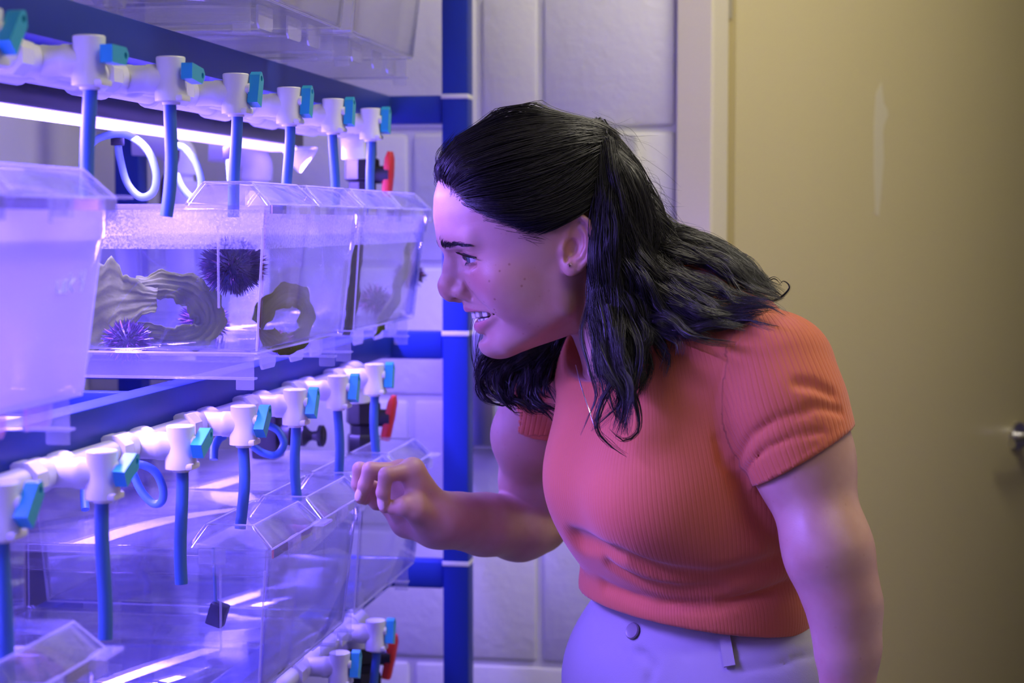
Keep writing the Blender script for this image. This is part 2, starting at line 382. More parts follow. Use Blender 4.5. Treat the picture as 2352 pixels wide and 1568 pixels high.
# black union valves with red levers at the far end
for lab, z in (('upper', 1.425), ('middle', 1.098), ('lower', 0.772)):
    x, y = -0.600, 2.335
    t = thing('union_valve', 'black union valve with red lever below the %s pipe end' % lab, 'valve', (x, y, z), group='black valves with red levers')
    mk('union_nut', lathe([(0.018, 0.046), (0.0195, 0.044), (0.0195, 0.026), (0.018, 0.022)], 20, c=(x, y, z)), M_black, t)
    mk('valve_body', join(lathe([(0.017, 0.024), (0.0235, 0.020), (0.0245, -0.006), (0.019, -0.010), (0.019, -0.024)], 8, c=(x, y, z)), lathe([(0.012, 0.0), (0.012, 0.038)], 16, 'x', (x, y, z))), M_black, t)
    mk('lower_nut', lathe([(0.021, -0.022), (0.0225, -0.025), (0.0225, -0.046), (0.018, -0.052)], 8, c=(x, y, z)), M_black, t)
    lv_ = [(x + .038, y, z - .022), (x + .044, y, z + .005), (x + .052, y, z + .028)]
    mk('lever', xf(loft([rrect(-0.006, 0.006, -0.009, 0.009, 0.004, -0.03), rrect(-0.0065, 0.0065, -0.010, 0.010, 0.004, 0.0), rrect(-0.0055, 0.0055, -0.010, 0.010, 0.004, 0.022), rrect(-0.003, 0.003, -0.006, 0.006, 0.0025, 0.031)]),
                   Matrix.Translation((x + .036, y, z + .0)) @ Matrix.Rotation(math.radians(5 if lab == 'upper' else 12), 4, 'Y')), M_red, t)
# white vertical pipes behind the tanks
for k, (x, y, r, z0, z1, lab) in enumerate(((-0.790, 2.46, 0.022, 0.0, 1.452, 'white drain riser with an elbow behind the urchin tank lid'), (-0.888, 2.42, 0.022, 0.0, 1.46, 'white standpipe with an elbow beside the drain riser'))):
    t = thing('riser_pipe', lab, 'pipe', (x, y, z0))
    mk('pipe', tube([(x, y, z0), (x, y, z1)], r * 0.9, 24), M_pvc, t)
    mk('elbow', tube(spline([(x, y, z1 - .03), (x, y, z1 - .005), (x - .02, y - .008, z1 + .016), (x - .06, y - .02, z1 + .02)], 6), r * 1.12, 24), M_pvc, t)
    mk('collar', lathe([(r, -0.02), (r * 1.2, -0.018), (r * 1.2, 0.018), (r, 0.02)], 24, c=(x, y, z1 - .06)), M_pvc, t)
# clear drip cone under the light bar end
t = thing('drip_cone', 'small clear funnel hanging under the far end of the light bar', 'funnel', (-0.70, 2.38, 1.43))
M_clear0 = clear('clear plastic small', haze=0.10, rough=0.1)
mk('cone', lathe([(0.002, 0.0), (0.022, 0.026), (0.024, 0.030)], 20, c=(-0.70, 2.38, 1.43)), M_clear0, t)
mk('rim', lathe([(0.024, 0.030), (0.025, 0.032), (0.025, 0.034), (0.022, 0.035)], 20, c=(-0.70, 2.38, 1.43)), M_clear0, t)
# air line loops fixed under the light bars
def loop_hose(label, c, rx, rz, turns, m, fit, tail):
    t = thing('air_hose', label, 'hose', tuple(c), group=None)
    P = []
    for k in range(34):
        a = math.radians(turns[0] + (turns[1] - turns[0]) * k / 33)
        P.append((c[0] + rx * math.cos(a) + 0.0004 * k, c[1] + 0.0006 * k, c[2] + rz * math.sin(a)))
    P = ([tail] if tail else []) + P
    mk('tube', tube(spline(P, 3), 0.0042, 12), m, t)
    if fit:
        mk('fitting', box(P[-1][0] - .006, P[-1][0] + .006, P[-1][1] - .006, P[-1][1] + .006, P[-1][2] - .001, P[-1][2] + .012, 0.001), M_black, t)
    return t
def PXY(px, py, Y):
    r = pix(px, py); return r * (Y / r[1]) + np.array([0, 0, CAM_H])
def airloop(label, pts, Y, m, rad=0.0042, fit_at=None, dy=0.02):
    P = [PXY(px, py, Y + dy * i / len(pts)) for i, (px, py) in enumerate(pts)]
    t = thing('air_hose', label, 'hose', tuple(P[0]))
    mk('tube', tube(spline(P, 8), rad, 12), m, t)
    if fit_at is not None:
        q = P[fit_at]
        mk('fitting', box(q[0] - .006, q[0] + .006, q[1] - .006, q[1] + .006, q[2] - .003, q[2] + .012, 0.001), M_black, t)
    return t
airloop('pale air hose hanging in one full loop beside the urchin tank', [(188, 392), (196, 350), (225, 318), (285, 308), (335, 340), (358, 395), (352, 440), (322, 452), (292, 420), (276, 365), (270, 328)], 1.86, M_air, fit_at=-1)
airloop('pale air hose curving behind the second hose toward the lid', [(405, 335), (425, 342), (450, 375), (462, 415), (458, 440), (442, 455), (418, 430), (405, 400)], 1.98, M_air)
airloop('short pale air hose below a black fitting behind the lid', [(530, 420), (528, 395), (526, 360)], 2.1, M_air, fit_at=-1)
airloop('dark blue air hose looping under the middle pipe beside the second hose', [(300, 1066), (330, 1068), (358, 1085), (374, 1120), (372, 1150), (352, 1156), (325, 1128), (306, 1088)], 1.70, M_hose, 0.0042)
airloop('dark blue air hose curling beside the black knob', [(575, 1020), (605, 1040), (635, 1044), (652, 1020), (640, 990), (612, 975), (595, 972)], 1.93, M_hose, 0.0042)
airloop('short dark blue air hose arching under the middle pipe', [(491, 1055), (493, 1028), (503, 1008), (515, 1000)], 1.85, M_hose, 0.0046)
airloop('thin black cable drooping beside the pale hose', [(372, 470), (374, 420), (385, 395), (405, 370), (408, 340), (404, 320)], 2.2, M_black, 0.0028)
t = thing('air_valve', 'black air valve with round knob behind the middle hoses', 'valve', tuple(PXY(680, 990, 2.2)))
c0 = PXY(690, 1000, 2.2)
mk('valve_body', join(lathe([(0.014, -0.04), (0.014, -0.012), (0.010, -0.008), (0.014, -0.006), (0.014, 0.006), (0.007, 0.012), (0.005, 0.018)], 16, 'x', tuple(c0)), box(c0[0] - .06, c0[0] - .026, c0[1] - .02, c0[1] + .02, c0[2] - .03, c0[2] + .035, 0.004)), M_black, t)
mk('knob', lathe([(0.006, 0.017), (0.007, 0.024), (0.014, 0.025), (0.014, 0.030), (0.011, 0.032)], 20, 'x', tuple(c0)), M_black, t)
# clear tube couplings
def coupling(label, px, py, Y, s=1.0):
    c = PXY(px, py, Y)
    t = thing('tube_connector', label, 'connector', tuple(c))
    mk('barrel', lathe([(0.0065 * s, -0.017 * s), (0.007 * s, -0.016 * s), (0.0065 * s, 0.0), (0.0045 * s, 0.004 * s), (0.0045 * s, 0.016 * s)], 16, c=tuple(c)), M_clear0, t)
    mk('wing_nut', join(lathe([(0.0085 * s, 0.004 * s), (0.010 * s, 0.006 * s), (0.010 * s, 0.015 * s), (0.0085 * s, 0.017 * s)], 10, c=tuple(c)), box(c[0] - .016 * s, c[0] + .016 * s, c[1] - .002, c[1] + .002, c[2] + .008 * s, c[2] + .011 * s, 0.0008)), M_clear0, t)
coupling('clear ribbed connector hanging in front of the upper beam', 264, 30, 1.5, 1.0)
coupling('clear plastic connector hanging below a short blue hose', 200, 1232, 1.72)
airloop('very short blue hose above the clear connector', [(196, 1170), (194, 1145), (194, 1118)], 1.72, M_hose, 0.0044)
# ---------------------------------------------------------------- tanks
M_poly = clear('clear polycarbonate', (0.985, 0.985, 1), 0.016, 0.04)
M_polyhaze = clear('milky polycarbonate', (0.96, 0.95, 1), 0.30, 0.12)
M_lid = clear('lid plastic', (0.98, 0.98, 1), 0.05, 0.05, shine=0.6)
M_rail = clear('foot rail plastic', (0.97, 0.97, 1), 0.20, 0.08)
M_edge = clear('polished plastic edge', (0.97, 0.97, 1), 0.42, 0.06)
M_cond = clear('condensation', (1, 1, 1), 0.75, 0.25, wet=(420, 0.38, 0.62))
M_water = clear('water', (0.93, 0.94, 0.99), 0.02, 0.02, 1.33)
M_waterhaze = clear('cloudy water', (0.85, 0.83, 0.98), 0.14, 0.05, 1.33)
def PXX(px, py, X):
    r = pix(px, py); return r * (X / r[0]) + np.array([0, 0, CAM_H])
TD, TW = 0.40, 0.345
def slope_quad(a, b, t): return [a[i] + (b[i] - a[i]) * t for i in range(2)]
def tank(label, y0, zb, zr, glass=M_poly, water=None, wlabel=None, group='clear plastic tanks on the rack', xf0=-0.502, cond=True, lid=True):
    """y0 = near side at the rim, zb bottom, zr rim height"""
    t = thing('aquarium_tank', label, 'tank', (xf0 - TD / 2, y0 + TW / 2, zb - .03), group=group)
    x0, x1, y1 = xf0 - TD, xf0, y0 + TW
    H = zr - zb
    def ring(z, inset, r=0.012):
        k = 1 - (z - zb) / H            # taper towards the bottom
        return rrect(x0 + inset + .006 * k, x1 - inset - .014 * k, y0 + inset + .016 * k, y1 - inset - .016 * k, r, z, 5)
    th = 0.0024
    body = loft([ring(zb + .004, 0.004), ring(zb + .0008, 0.0015), ring(zb + .004, 0, 0.010), ring(zb + H * .5, 0), ring(zr - .028, 0), ring(zr - .026, -0.002), ring(zr, -0.002), ring(zr, th),
                 ring(zr - .026, th), ring(zb + H * .5, th), ring(zb + .006, th, 0.009), ring(zb + .0035, 0.006)])
    mk('tank_body', body, glass, t, sharp=50)
    mk('rim_flange', loft([ring(zr - .006, -0.0015), ring(zr - .006, -0.005), ring(zr, -0.005), ring(zr, -0.0015)], False, False), M_lid, t, sharp=50)
    def bead(name, P, r, par): mk(name, tube(P, r, 6), M_edge, par)
    def cpt(z, a, b, e=0.003):   # corner point (a: 0 back 1 front, b: 0 near 1 far)
        k = 1 - (z - zb) / H
        return ((x1 - .014 * k - e) if a else (x0 + .006 * k + e), (y1 - .016 * k - e) if b else (y0 + .016 * k + e), z)
    for a_, b_ in ((1, 0), (1, 1), (0, 0), (0, 1)):
        bead('corner_edge', [cpt(zr - .02, a_, b_), cpt(zb + .004, a_, b_)], 0.0011, t)
    for a_, b_, c_, d_ in ((1, 0, 1, 1), (1, 0, 0, 0), (1, 1, 0, 1)):
        bead('floor_edge', [cpt(zb + .0015, a_, b_), cpt(zb + .0015, c_, d_)], 0.0011, t)
    # foot rails along the depth, hooks over the front beam
    for yy in (y0 + .026, y1 - .030):
        mk('foot_rail', join(box(x0 + .05, x1 - .022, yy, yy + .002, zb - .024, zb + .001, 0.0006), box(x0 + .05, x1 - .022, yy, yy + .012, zb - .0245, zb - .0225, 0.0006),
                             box(x1 - .040, x1 - .022, yy, yy + .0022, zb - .034, zb - .024, 0.001)), M_rail, t, smooth=False)
    for yy in (y0 + .10, y0 + .20, y1 - .07):
        mk('hook_tab', join(extrude([(yy, zb + .002), (yy + .048, zb + .002), (yy + .048, zb - .016), (yy + .043, zb - .021), (yy + .005, zb - .021), (yy, zb - .016)], 'x', x1 - .040, x1 - .0378)), M_rail, t, smooth=False)
    if cond:
        zc0 = zr - .040
        mk('condensation', loft([ring(zr - .003, th + .0006), ring(zc0, th + .0006)], False, False), M_cond, t)
    # lid: flat rear plate and two hood sections
    if lid:
        l = mk('lid', join(box(x0 - .003, x1 - .078, y0 - .004, y1 + .004, zr, zr + .0024, 0.0008), loft([rrect(x0 - .003, x1 + .005, y0 - .005, y1 + .005, 0.010, zr + .001), rrect(x0 - .003, x1 + .005, y0 - .005, y1 + .005, 0.010, zr - .007),
               rrect(x0 - .001, x1 + .0035, y0 - .0035, y1 + .0035, 0.010, zr - .007), rrect(x0 - .001, x1 + .0035, y0 - .0035, y1 + .0035, 0.010, zr + .001)], False, False)), M_lid, t, sharp=50)
        hw = (TW - .012) / 2
        for k in range(2):
            a = y0 - .002 + k * (hw + .012); b = a + hw + (.002 if k else 0)
            def hr(z, f, s, i=0.0):   # front/back inset f, side inset s
                return rrect(x1 - .080 + f * .8 + i, x1 + .004 - f - i, a + s + i, b - s - i, 0.005, z, 3)
            zt = zr + .0235
            mk('hood', loft([hr(zr + .001, 0, 0), hr(zr + .004, 0.001, 0.0), hr(zt - .003, 0.0175, 0.005), hr(zt, 0.020, 0.008), hr(zt - .0022, 0.021, 0.010), hr(zt - .005, 0.0165, 0.0055, 0.002), hr(zr + .001, 0, 0, 0.0022)], False, True), M_lid, l, sharp=40)
            for q0, q1 in (((-.0625, .0095), (-.0165, .0095)), ((-.0165, .0095), (-.0165, -.0095)), ((-.0625, .0095), (-.0625, -.0095))):
                fa = lambda v: a + v if v > 0 else b + v
                bead('hood_edge', [(x1 + q0[0], fa(q0[1]), zt - .0008), (x1 + q1[0], fa(q1[1]), zt - .0008)], 0.0007, l)
            for v in (.002, -.002):
                bead('hood_edge', [(x1 - .0165, fa(.0095 if v > 0 else -.0095), zt - .0008), (x1 + .0035, fa(v), zr + .003)], 0.0007, l)
            bead('hood_edge', [(x1 + .0042, a, zr + .002), (x1 + .0042, b, zr + .002)], 0.0008, l)
            ye = b - .010
            mk('pull_tab', join(extrude([(ye - .022, zr + .004), (ye + .010, zr + .004), (ye + .010, zr + .0015), (ye - .022, zr + .0015)], 'x', x1 + .003, x1 + .017),
                                extrude([(ye - .018, zr + .002), (ye + .004, zr + .002), (ye + .004, zr - .014), (ye - .018, zr - .014)], 'x', x1 + .0045, x1 + .007)), M_rail, l, smooth=False)
            mk('seam_rib', box(x1 - .074, x1 - .018, b - .001 if k == 0 else a + .001, b + .002 if k == 0 else a + .004, zr + .002, zt - .006, 0.0008), M_rail, l, smooth=False)
            mk('lid_clip', join(box(x1 + .0035, x1 + .008, a + .055, a + .085, zr - .012, zr + .004, 0.0012), box(x1 + .0035, x1 + .006, a + .052, a + .055, zr - .016, zr + .002, 0.0008)), M_rail, l, smooth=False)
        mk('side_clip', join(box(x1 - .066, x1 - .040, y0 - .007, y0 - .004, zr - .013, zr + .001, 0.001), box(x1 - .054, x1 - .051, y0 - .006, y0 - .003, zr - .016, zr - .012, 0.0006)), M_rail, l, smooth=False)
        mk('side_rib', box(x1 - .0485, x1 - .0465, y0 + .0005, y0 + .0025, zb + .045, zr - .018, 0.0004), M_rail, t, smooth=False)
    if water:
        zw = zr - .0265
        i = th + .001
        w = mk('tank_water', loft([ring(zb + .005, i + .004), ring(zb + .008, i), ring(zw - .0012, i), ring(zw, i + .0018), ring(zw - .0008, i + .004)]), water, None, sharp=50)
        tag(w, wlabel, 'water', 'water in the tanks')
    return t
ZM, ZRM = 1.236, 1.376
ZL, ZRL = 0.912, 1.054
ZU, ZRU = 1.572, 1.712
YA, YB, YC = 0.882, 1.597, 1.956
M_polynear = clear('cloudy near tank plastic with added glow haze', (0.93, 0.92, 1), 0.30, 0.10)  # cloudy plastic, with extra haze added so this tank glows brighter
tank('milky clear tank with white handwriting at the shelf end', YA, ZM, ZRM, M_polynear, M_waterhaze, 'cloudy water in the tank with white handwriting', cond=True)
tank('clear tank holding purple urchins and olive kelp', YB, ZM, ZRM, M_poly, M_water, 'clear water around the large urchin')
tank('clear tank with kelp strip beside the urchin tank', YC, ZM, ZRM, M_poly, M_water, 'water in the tank next to the rack post')
tank('clear lidded tank under the milky tank', 0.852, ZL, ZRL, M_poly, M_water, 'water in the lower tank under the milky tank', cond=False)
tank('empty looking clear tank below the urchin tank', YB - .004, ZL, ZRL, M_poly, M_water, 'still water below the urchin tank', cond=False)
tank('clear tank under the reaching hand', YC - .004, ZL, ZRL, M_poly, M_water, 'water in the tank under the reaching hand', cond=False)
tank('clear tank on the upper shelf over the light bar', YB, ZU, ZRU, M_poly, None, cond=False)
tank('clear tank on the upper shelf beside the rack post', YC, ZU, ZRU, M_poly, None, cond=False)
# handwriting on the milky tank: strokes of a white marker on its front wall
M_ink = mat('white marker', (0.92, 0.92, 0.95), 0.6)
ink = thing('handwriting', 'white handwritten letters on the milky tank', 'writing', tuple(PXY(170, 650, 1.15)))
def on_front(px, py):
    r = pix(px, py); t_ = -0.504 / r[0]; return r * t_ + np.array([0, 0, CAM_H])
def taper_x(p):
    k = 1 - (p[2] - ZM) / (ZRM - ZM); return np.array([-0.5005 - .014 * k, p[1], p[2]])
for st in ([(139, 645), (138, 665), (142, 672), (149, 668), (152, 645), (152, 672)], [(156, 672), (156, 645), (162, 648), (161, 674)],
           [(168, 628), (167, 668)], [(178, 640), (168, 655), (176, 668)], [(181, 650), (181, 652)], [(191, 622), (190, 640), (196, 648)], [(200, 620), (197, 648), (194, 670)]):
    mk('stroke', tube(spline([taper_x(on_front(a, b)) for a, b in st], 5), 0.0006, 6), M_ink, ink)

# ---------------------------------------------------------------- urchins, kelp
M_urchin = mat('urchin test', (0.022, 0.010, 0.04), 0.5)
M_spine = mat('urchin spine', (0.06, 0.022, 0.085), 0.3)
M_spinep = mat('pale urchin spine', (0.55, 0.22, 0.40), 0.35)
M_kelp = mat('olive kelp', (0.13, 0.18, 0.009), 0.6, spec=0.12, var=(45, 0.25), bump=(90, 0.5, 0.003))
def urchin(label, c, r, ls, n, seed, pale=0.06):
    rg = np.random.default_rng(seed)
    t = thing('sea_urchin', label, 'sea urchin', tuple(c), group='purple urchins in the tanks')
    V = []; nn = 14
    prof = [(max(r * math.cos(a), 1e-4), 0.8 * r * math.sin(a)) for a in np.linspace(-math.pi / 2, math.pi / 2, 11)]
    mk('shell', lathe(prof, 20, c=tuple(c)), M_urchin, t)
    k = np.arange(n) + .5; ph = np.arccos(1 - 2 * k / n); th = math.pi * (1 + 5 ** .5) * k
    D = np.stack([np.cos(th) * np.sin(ph), np.sin(th) * np.sin(ph), np.cos(ph)], 1)
    D = D + rg.normal(0, .16, D.shape); D /= np.linalg.norm(D, axis=1)[:, None]
    g = {0: [], 1: []}
    for d in D:
        L = ls * rg.uniform(.55, 1.1); p0 = c + d * r * np.array([1, 1, .8]) * .9
        d2 = d + rg.normal(0, .12, 3); d2 /= np.linalg.norm(d2)
        P = np.array([p0, p0 + d2 * L * .55, p0 + d2 * L]); rr = [0.00085, 0.00062, 0.00012]
        g[1 if rg.random() < pale else 0].append(tube(P, rr, 4, False))
    s = mk('spines', join(*g[0]), M_spine, t); s['kind'] = 'stuff'
    if g[1]:
        s = mk('pale_spines', join(*g[1]), M_spinep, t); s['kind'] = 'stuff'
    return t
urchin('large dark purple urchin clinging to the tank wall', PXY(535, 612, 1.632), 0.0235, 0.0130, 1100, 1, 0.04)
urchin('small purple urchin on the tank floor under the kelp', PXY(292, 783, 1.66), 0.0165, 0.011, 600, 2, 0.1)
urchin('purple urchin with pink spine tips feeding on kelp', PXY(468, 738, 1.80), 0.0190, 0.012, 600, 3, 0.25)
urchin('small pale urchin at the foot of the kelp loop', PXX(642, 786, -.545), 0.009, 0.008, 200, 5, 0.4)
urchin('dark urchin on the far wall of the second tank', PXX(940, 632, -.548), 0.014, 0.012, 300, 6)
urchin('faint urchin in the middle of the second tank', PXX(862, 690, -.560), 0.014, 0.014, 260, 7, 0.2)
def kelp(label, spine, width, seed, ruff=0.004):
    """ruffled ribbon with thickness; spine = list of 3-D points, width = list of (vector) half-widths"""
    P = spline(spine, 8); Wd = spline(width, 8); n = len(P); rg = np.random.default_rng(seed); m = 27
    u = np.linspace(-1, 1, m); T = np.gradient(P, axis=0); T /= np.linalg.norm(T, axis=1)[:, None]
    N = np.cross(T, Wd); N /= np.linalg.norm(N, axis=1)[:, None] + 1e-9
    s = np.arange(n)[:, None] / 4.0
    off = ruff * (np.abs(u) ** 1.2)[None] * np.sin(s * 2.3 + u[None] * 2 + rg.uniform(0, 6)) + ruff * .5 * np.sin(s * 1.1 + 3 * u[None]) 
    rid = np.sin(u[None] * 17 + 1.6 * np.sin(s * .9 + 2 * u[None]) + seed) * .6 + .4 * np.sin(u[None] * 31 - s * 1.3)
    off = off + ruff * .32 * rid
    edge = 1 + .10 * np.sin(s * 3.1 + seed) + .06 * np.sin(s * 7.3)
    C = P[:, None] + Wd[:, None] * (u[None, :, None] * edge[:, :, None]) + N[:, None] * off[:, :, None]
    A = C + N[:, None] * .0006; B = C - N[:, None] * .0006
    V = np.concatenate([A.reshape(-1, 3), B.reshape(-1, 3)]); q = n * m; Fc = []
    for i in range(n - 1):
        for j in range(m - 1):
            a = i * m + j; Fc.append([a, a + 1, a + m + 1, a + m]); Fc.append([q + a, q + a + m, q + a + m + 1, q + a + 1])
        for j in (0, m - 1):
            a = i * m + j; Fc.append([a, a + m, q + a + m, q + a] if j == 0 else [a, q + a, q + a + m, a + m])
    o = mk('kelp_blade', (V, Fc), M_kelp, None, sharp=0)
    return tag(o, label, 'kelp', 'kelp blades in the tanks')
def kx(pts, X): return [PXX(a, b, X if not isinstance(X, (list, tuple)) else X[i]) for i, (a, b) in enumerate(pts)]
def kp(pts, Y): return [PXY(a, b, Y if not isinstance(Y, (list, tuple)) else Y[i]) for i, (a, b) in enumerate(pts)]
wv = lambda *a: [np.array(v) for v in a]
kelp('broad bluish kelp blade leaning on the milky tank side', kp([(200, 720), (250, 690), (300, 690), (360, 690)], 1.70), wv((0, .004, .05), (0, .004, .040), (0, .004, .022), (0, .004, .012)), 1)
kelp('arched olive kelp blade between the urchins', kp([(310, 660), (370, 652), (430, 665), (470, 700), (480, 745), (440, 775), (380, 775), (310, 760), (240, 745)], [1.73, 1.73, 1.74, 1.75, 1.76, 1.74, 1.73, 1.72, 1.72]),
     wv((.0, .004, .011), (.0, .004, .013), (.008, .004, .014), (.014, .004, .010), (.016, .004, .002), (.010, .004, -.012), (.0, .004, -.011), (-.003, .004, -.009), (-.002, .004, -.004)), 2)
kelp('olive kelp blade bent into a ring behind the front wall', kx([(592, 745), (622, 700), (662, 676), (698, 690), (704, 735), (690, 775), (652, 790), (622, 775), (598, 755)], [-.530, -.530, -.532, -.535, -.537, -.537, -.535, -.533, -.532]),
     wv((0, -.022, .006), (0, -.014, .010), (0, 0, .012), (0, .022, .007), (0, .026, 0), (0, .020, -.009), (0, 0, -.011), (0, -.016, -.008), (0, -.014, .002)), 3, 0.0022)
kelp('olive kelp strip standing against the far tank wall', kx([(950, 548), (935, 600), (912, 660), (890, 720), (870, 765)], [-.527, -.528, -.530, -.532, -.535]), wv((0, .018, .003), (0, .026, .004), (0, .036, .004), (0, .032, .004), (0, .022, .003)), 4, 0.003)
kelp('dark kelp scrap against the near side of the second tank', kp([(825, 560), (815, 640), (806, 720), (795, 770)], [1.985, 1.985, 1.985, 1.985]), wv((.004, .003, 0), (.006, .003, 0), (.006, .003, 0), (.003, .003, 0)), 5, 0.002)
# sampling block lying in the lower tank
ab = thing('air_stone', 'small dark block hanging in the lower tank water', 'air stone', tuple(PXY(500, 1410, 1.75)))
c0 = PXY(500, 1410, 1.75)
mk('stone', xf(box(-.009, .009, -.008, .008, -.012, .012, 0.002), Matrix.Translation(c0) @ Matrix.Rotation(.3, 4, 'Y')), M_black, ab)
mk('tube', tube([tuple(c0 + np.array([-.002, 0, .01])), tuple(c0 + np.array([-.004, 0, .07]))], 0.0018, 8), M_air, ab)

# dark box added behind the lower tanks to darken the view through them
pb = thing('dark_backing_box', 'added dark box behind the lower tanks', 'box', (-0.98, 2.2, 0.0))
mk('casing', box(-1.13, -1.03, 1.98, 2.28, 0.0, 1.02, 0.01, 3), M_black, pb)
mk('lid', box(-1.135, -1.025, 1.975, 2.285, 1.02, 1.035, 0.005, 2), M_black, pb)
mk('outlet', tube([(-1.08, 2.1, 1.03), (-1.08, 2.1, 1.08)], 0.012, 14), M_pvc, pb)

# pale plate added to brighten the bottom of the milky tank
bf = thing('brightening_plate', 'added pale plate brightening the bottom of the milky tank', 'baffle', (-0.70, 1.13, ZM))
mk('plate', box(-0.87, -0.535, 1.125, 1.128, ZM + .006, ZM + .062, 0.001), M_edge, bf)
mk('foot', box(-0.87, -0.535, 1.115, 1.138, ZM + .004, ZM + .008, 0.001), M_edge, bf)
# ---------------------------------------------------------------- implicit-surface modelling
def WFd(px, py):
    d = np.array([(px - 1176) / F_PX, 1.0, -(py - 784) / F_PX]); c, s = math.cos(PIT), math.sin(PIT)
    d = np.array([d[0], d[1] * c + d[2] * s, -d[1] * s + d[2] * c]); return d / d[1]
def WF(px, py, y):
    """point at level distance y, in the frame of the person (x right, y away, z up)"""
    return WFd(px, py) * y + np.array([0, 0, CAM_H])
def smin(a, b, k):
    h = np.clip(0.5 + 0.5 * (b - a) / k, 0, 1); return b * (1 - h) + a * h - k * h * (1 - h)
def ssub(a, b, k): return -smin(-a, b, k)          # a minus b
def smax(a, b, k): return -smin(-a, -b, k)
def sph(P, c, r): return np.linalg.norm(P - np.asarray(c, P.dtype), axis=1) - r
def ell(P, c, r, R=None):
    q = P - np.asarray(c, P.dtype)
    if R is not None: q = q @ np.asarray(R, P.dtype).T
    r = np.asarray(r, P.dtype); k0 = np.linalg.norm(q / r, axis=1); k1 = np.linalg.norm(q / (r * r), axis=1)
    return k0 * (k0 - 1) / (k1 + 1e-9)
def cap(P, a, b, ra, rb=None):
    a = np.asarray(a, P.dtype); b = np.asarray(b, P.dtype); rb = ra if rb is None else rb
    ab = b - a; t = np.clip((P - a) @ ab / (ab @ ab + 1e-12), 0, 1)
    return np.linalg.norm(P - a - t[:, None] * ab, axis=1) - (ra + (rb - ra) * t)
def chain(P, pts, rs, k=0.0):
    d = None
    for i in range(len(pts) - 1):
        e = cap(P, pts[i], pts[i + 1], rs[i], rs[i + 1])
        d = e if d is None else (np.minimum(d, e) if k == 0 else smin(d, e, k))
    return d
def axes(a, b=None):
    """rotation rows: first axis along a, second as near b as possible"""
    a = np.asarray(a, float); a = a / np.linalg.norm(a); b = np.array([0, 0, 1.0]) if b is None else np.asarray(b, float)
    b = b - a * (a @ b); b /= np.linalg.norm(b); return np.array([a, b, np.cross(a, b)])
def surface(fn, lo, hi, h, B=8, margin=1.7):
    """surface nets over a sparsely evaluated grid; returns verts, quads"""
    lo = np.asarray(lo, np.float32); nb = np.ceil((np.asarray(hi) - lo) / (h * B)).astype(int); n = nb * B + 1
    g = np.stack(np.meshgrid(*[(np.arange(m) + .5) * B for m in nb], indexing='ij'), -1).reshape(-1, 3)
    dc = fn((lo + g * h).astype(np.float32))
    V = np.full(n, 1.0, np.float32)
    near = np.abs(dc) < margin * B * h
    inn = (dc < 0) & ~near
    off = np.stack(np.meshgrid(*[np.arange(B + 1)] * 3, indexing='ij'), -1).reshape(-1, 3)
    for idx in (np.nonzero(inn)[0],):
        for b in idx:
            i, j, k = (g[b] - B / 2).astype(int); V[i:i + B + 1, j:j + B + 1, k:k + B + 1] = -1
    ids = np.nonzero(near)[0]
    for s in range(0, len(ids), 400):
        q = (g[ids[s:s + 400]] - B / 2).astype(int)
        pts = (q[:, None] + off[None]).reshape(-1, 3)
        V[pts[:, 0], pts[:, 1], pts[:, 2]] = fn((lo + pts * h).astype(np.float32))
    I = V < 0
    c = np.zeros(tuple(n - 1), np.int8)
    for a in (0, 1):
        for b_ in (0, 1):
            for d in (0, 1): c += I[a:n[0] - 1 + a, b_:n[1] - 1 + b_, d:n[2] - 1 + d]
    cells = np.argwhere((c > 0) & (c < 8)); vid = np.full(tuple(n - 1), -1, np.int64); vid[tuple(cells.T)] = np.arange(len(cells))
    acc = np.zeros((len(cells), 3)); cnt = np.zeros(len(cells))
    for ax in range(3):
        o = [x for x in range(3) if x != ax]
        for a in (0, 1):
            for b_ in (0, 1):
                p = cells.copy(); p[:, o[0]] += a; p[:, o[1]] += b_; q = p.copy(); q[:, ax] += 1
                v0 = V[tuple(p.T)]; v1 = V[tuple(q.T)]; m = (v0 < 0) != (v1 < 0)
                t = v0[m] / (v0[m] - v1[m]); w = p[m].astype(float); w[:, ax] += t; acc[m] += w; cnt[m] += 1
    verts = lo + h * acc / cnt[:, None]
    Fc = []
    for ax in range(3):
        o = [(ax + 1) % 3, (ax + 2) % 3]
        sl0 = [slice(None)] * 3; sl1 = [slice(None)] * 3; sl0[ax] = slice(0, n[ax] - 1); sl1[ax] = slice(1, n[ax])
        a, b_ = I[tuple(sl0)], I[tuple(sl1)]; e = np.argwhere(a != b_)
        e = e[(e[:, o[0]] > 0) & (e[:, o[1]] > 0) & (e[:, o[0]] < n[o[0]] - 1) & (e[:, o[1]] < n[o[1]] - 1)]
        def at(d0, d1):
            p = e.copy(); p[:, o[0]] += d0; p[:, o[1]] += d1; return vid[tuple(p.T)]
        Q = np.stack([at(-1, -1), at(0, -1), at(0, 0), at(-1, 0)], 1)
        fl = ~a[tuple(e.T)]; Q[fl] = Q[fl][:, ::-1]; Fc.append(Q)
    Fc = np.concatenate(Fc); Fc = Fc[(Fc >= 0).all(1)]
    return verts, Fc
def attr(o, name, vals):
    a = o.data.attributes.new(name, 'FLOAT', 'POINT'); a.data.foreach_set('value', np.asarray(vals, np.float32))
# ---------------------------------------------------------------- the woman: body
PBASE = np.array([0.20, 1.80, 0.0])
cy_, sy_ = math.cos(YAW), math.sin(YAW)
woman = thing('person', 'woman in orange ribbed top leaning in to look at the urchin tank', 'person',
              (PBASE[0] * cy_ - PBASE[1] * sy_, PBASE[0] * sy_ + PBASE[1] * cy_, 0), YAW)
def pk(name, geo, m, parent=None, **k):
    v = np.asarray(geo[0], float) - PBASE
    return mk(name, (v, geo[1]), m, parent or woman, local=True, **k)
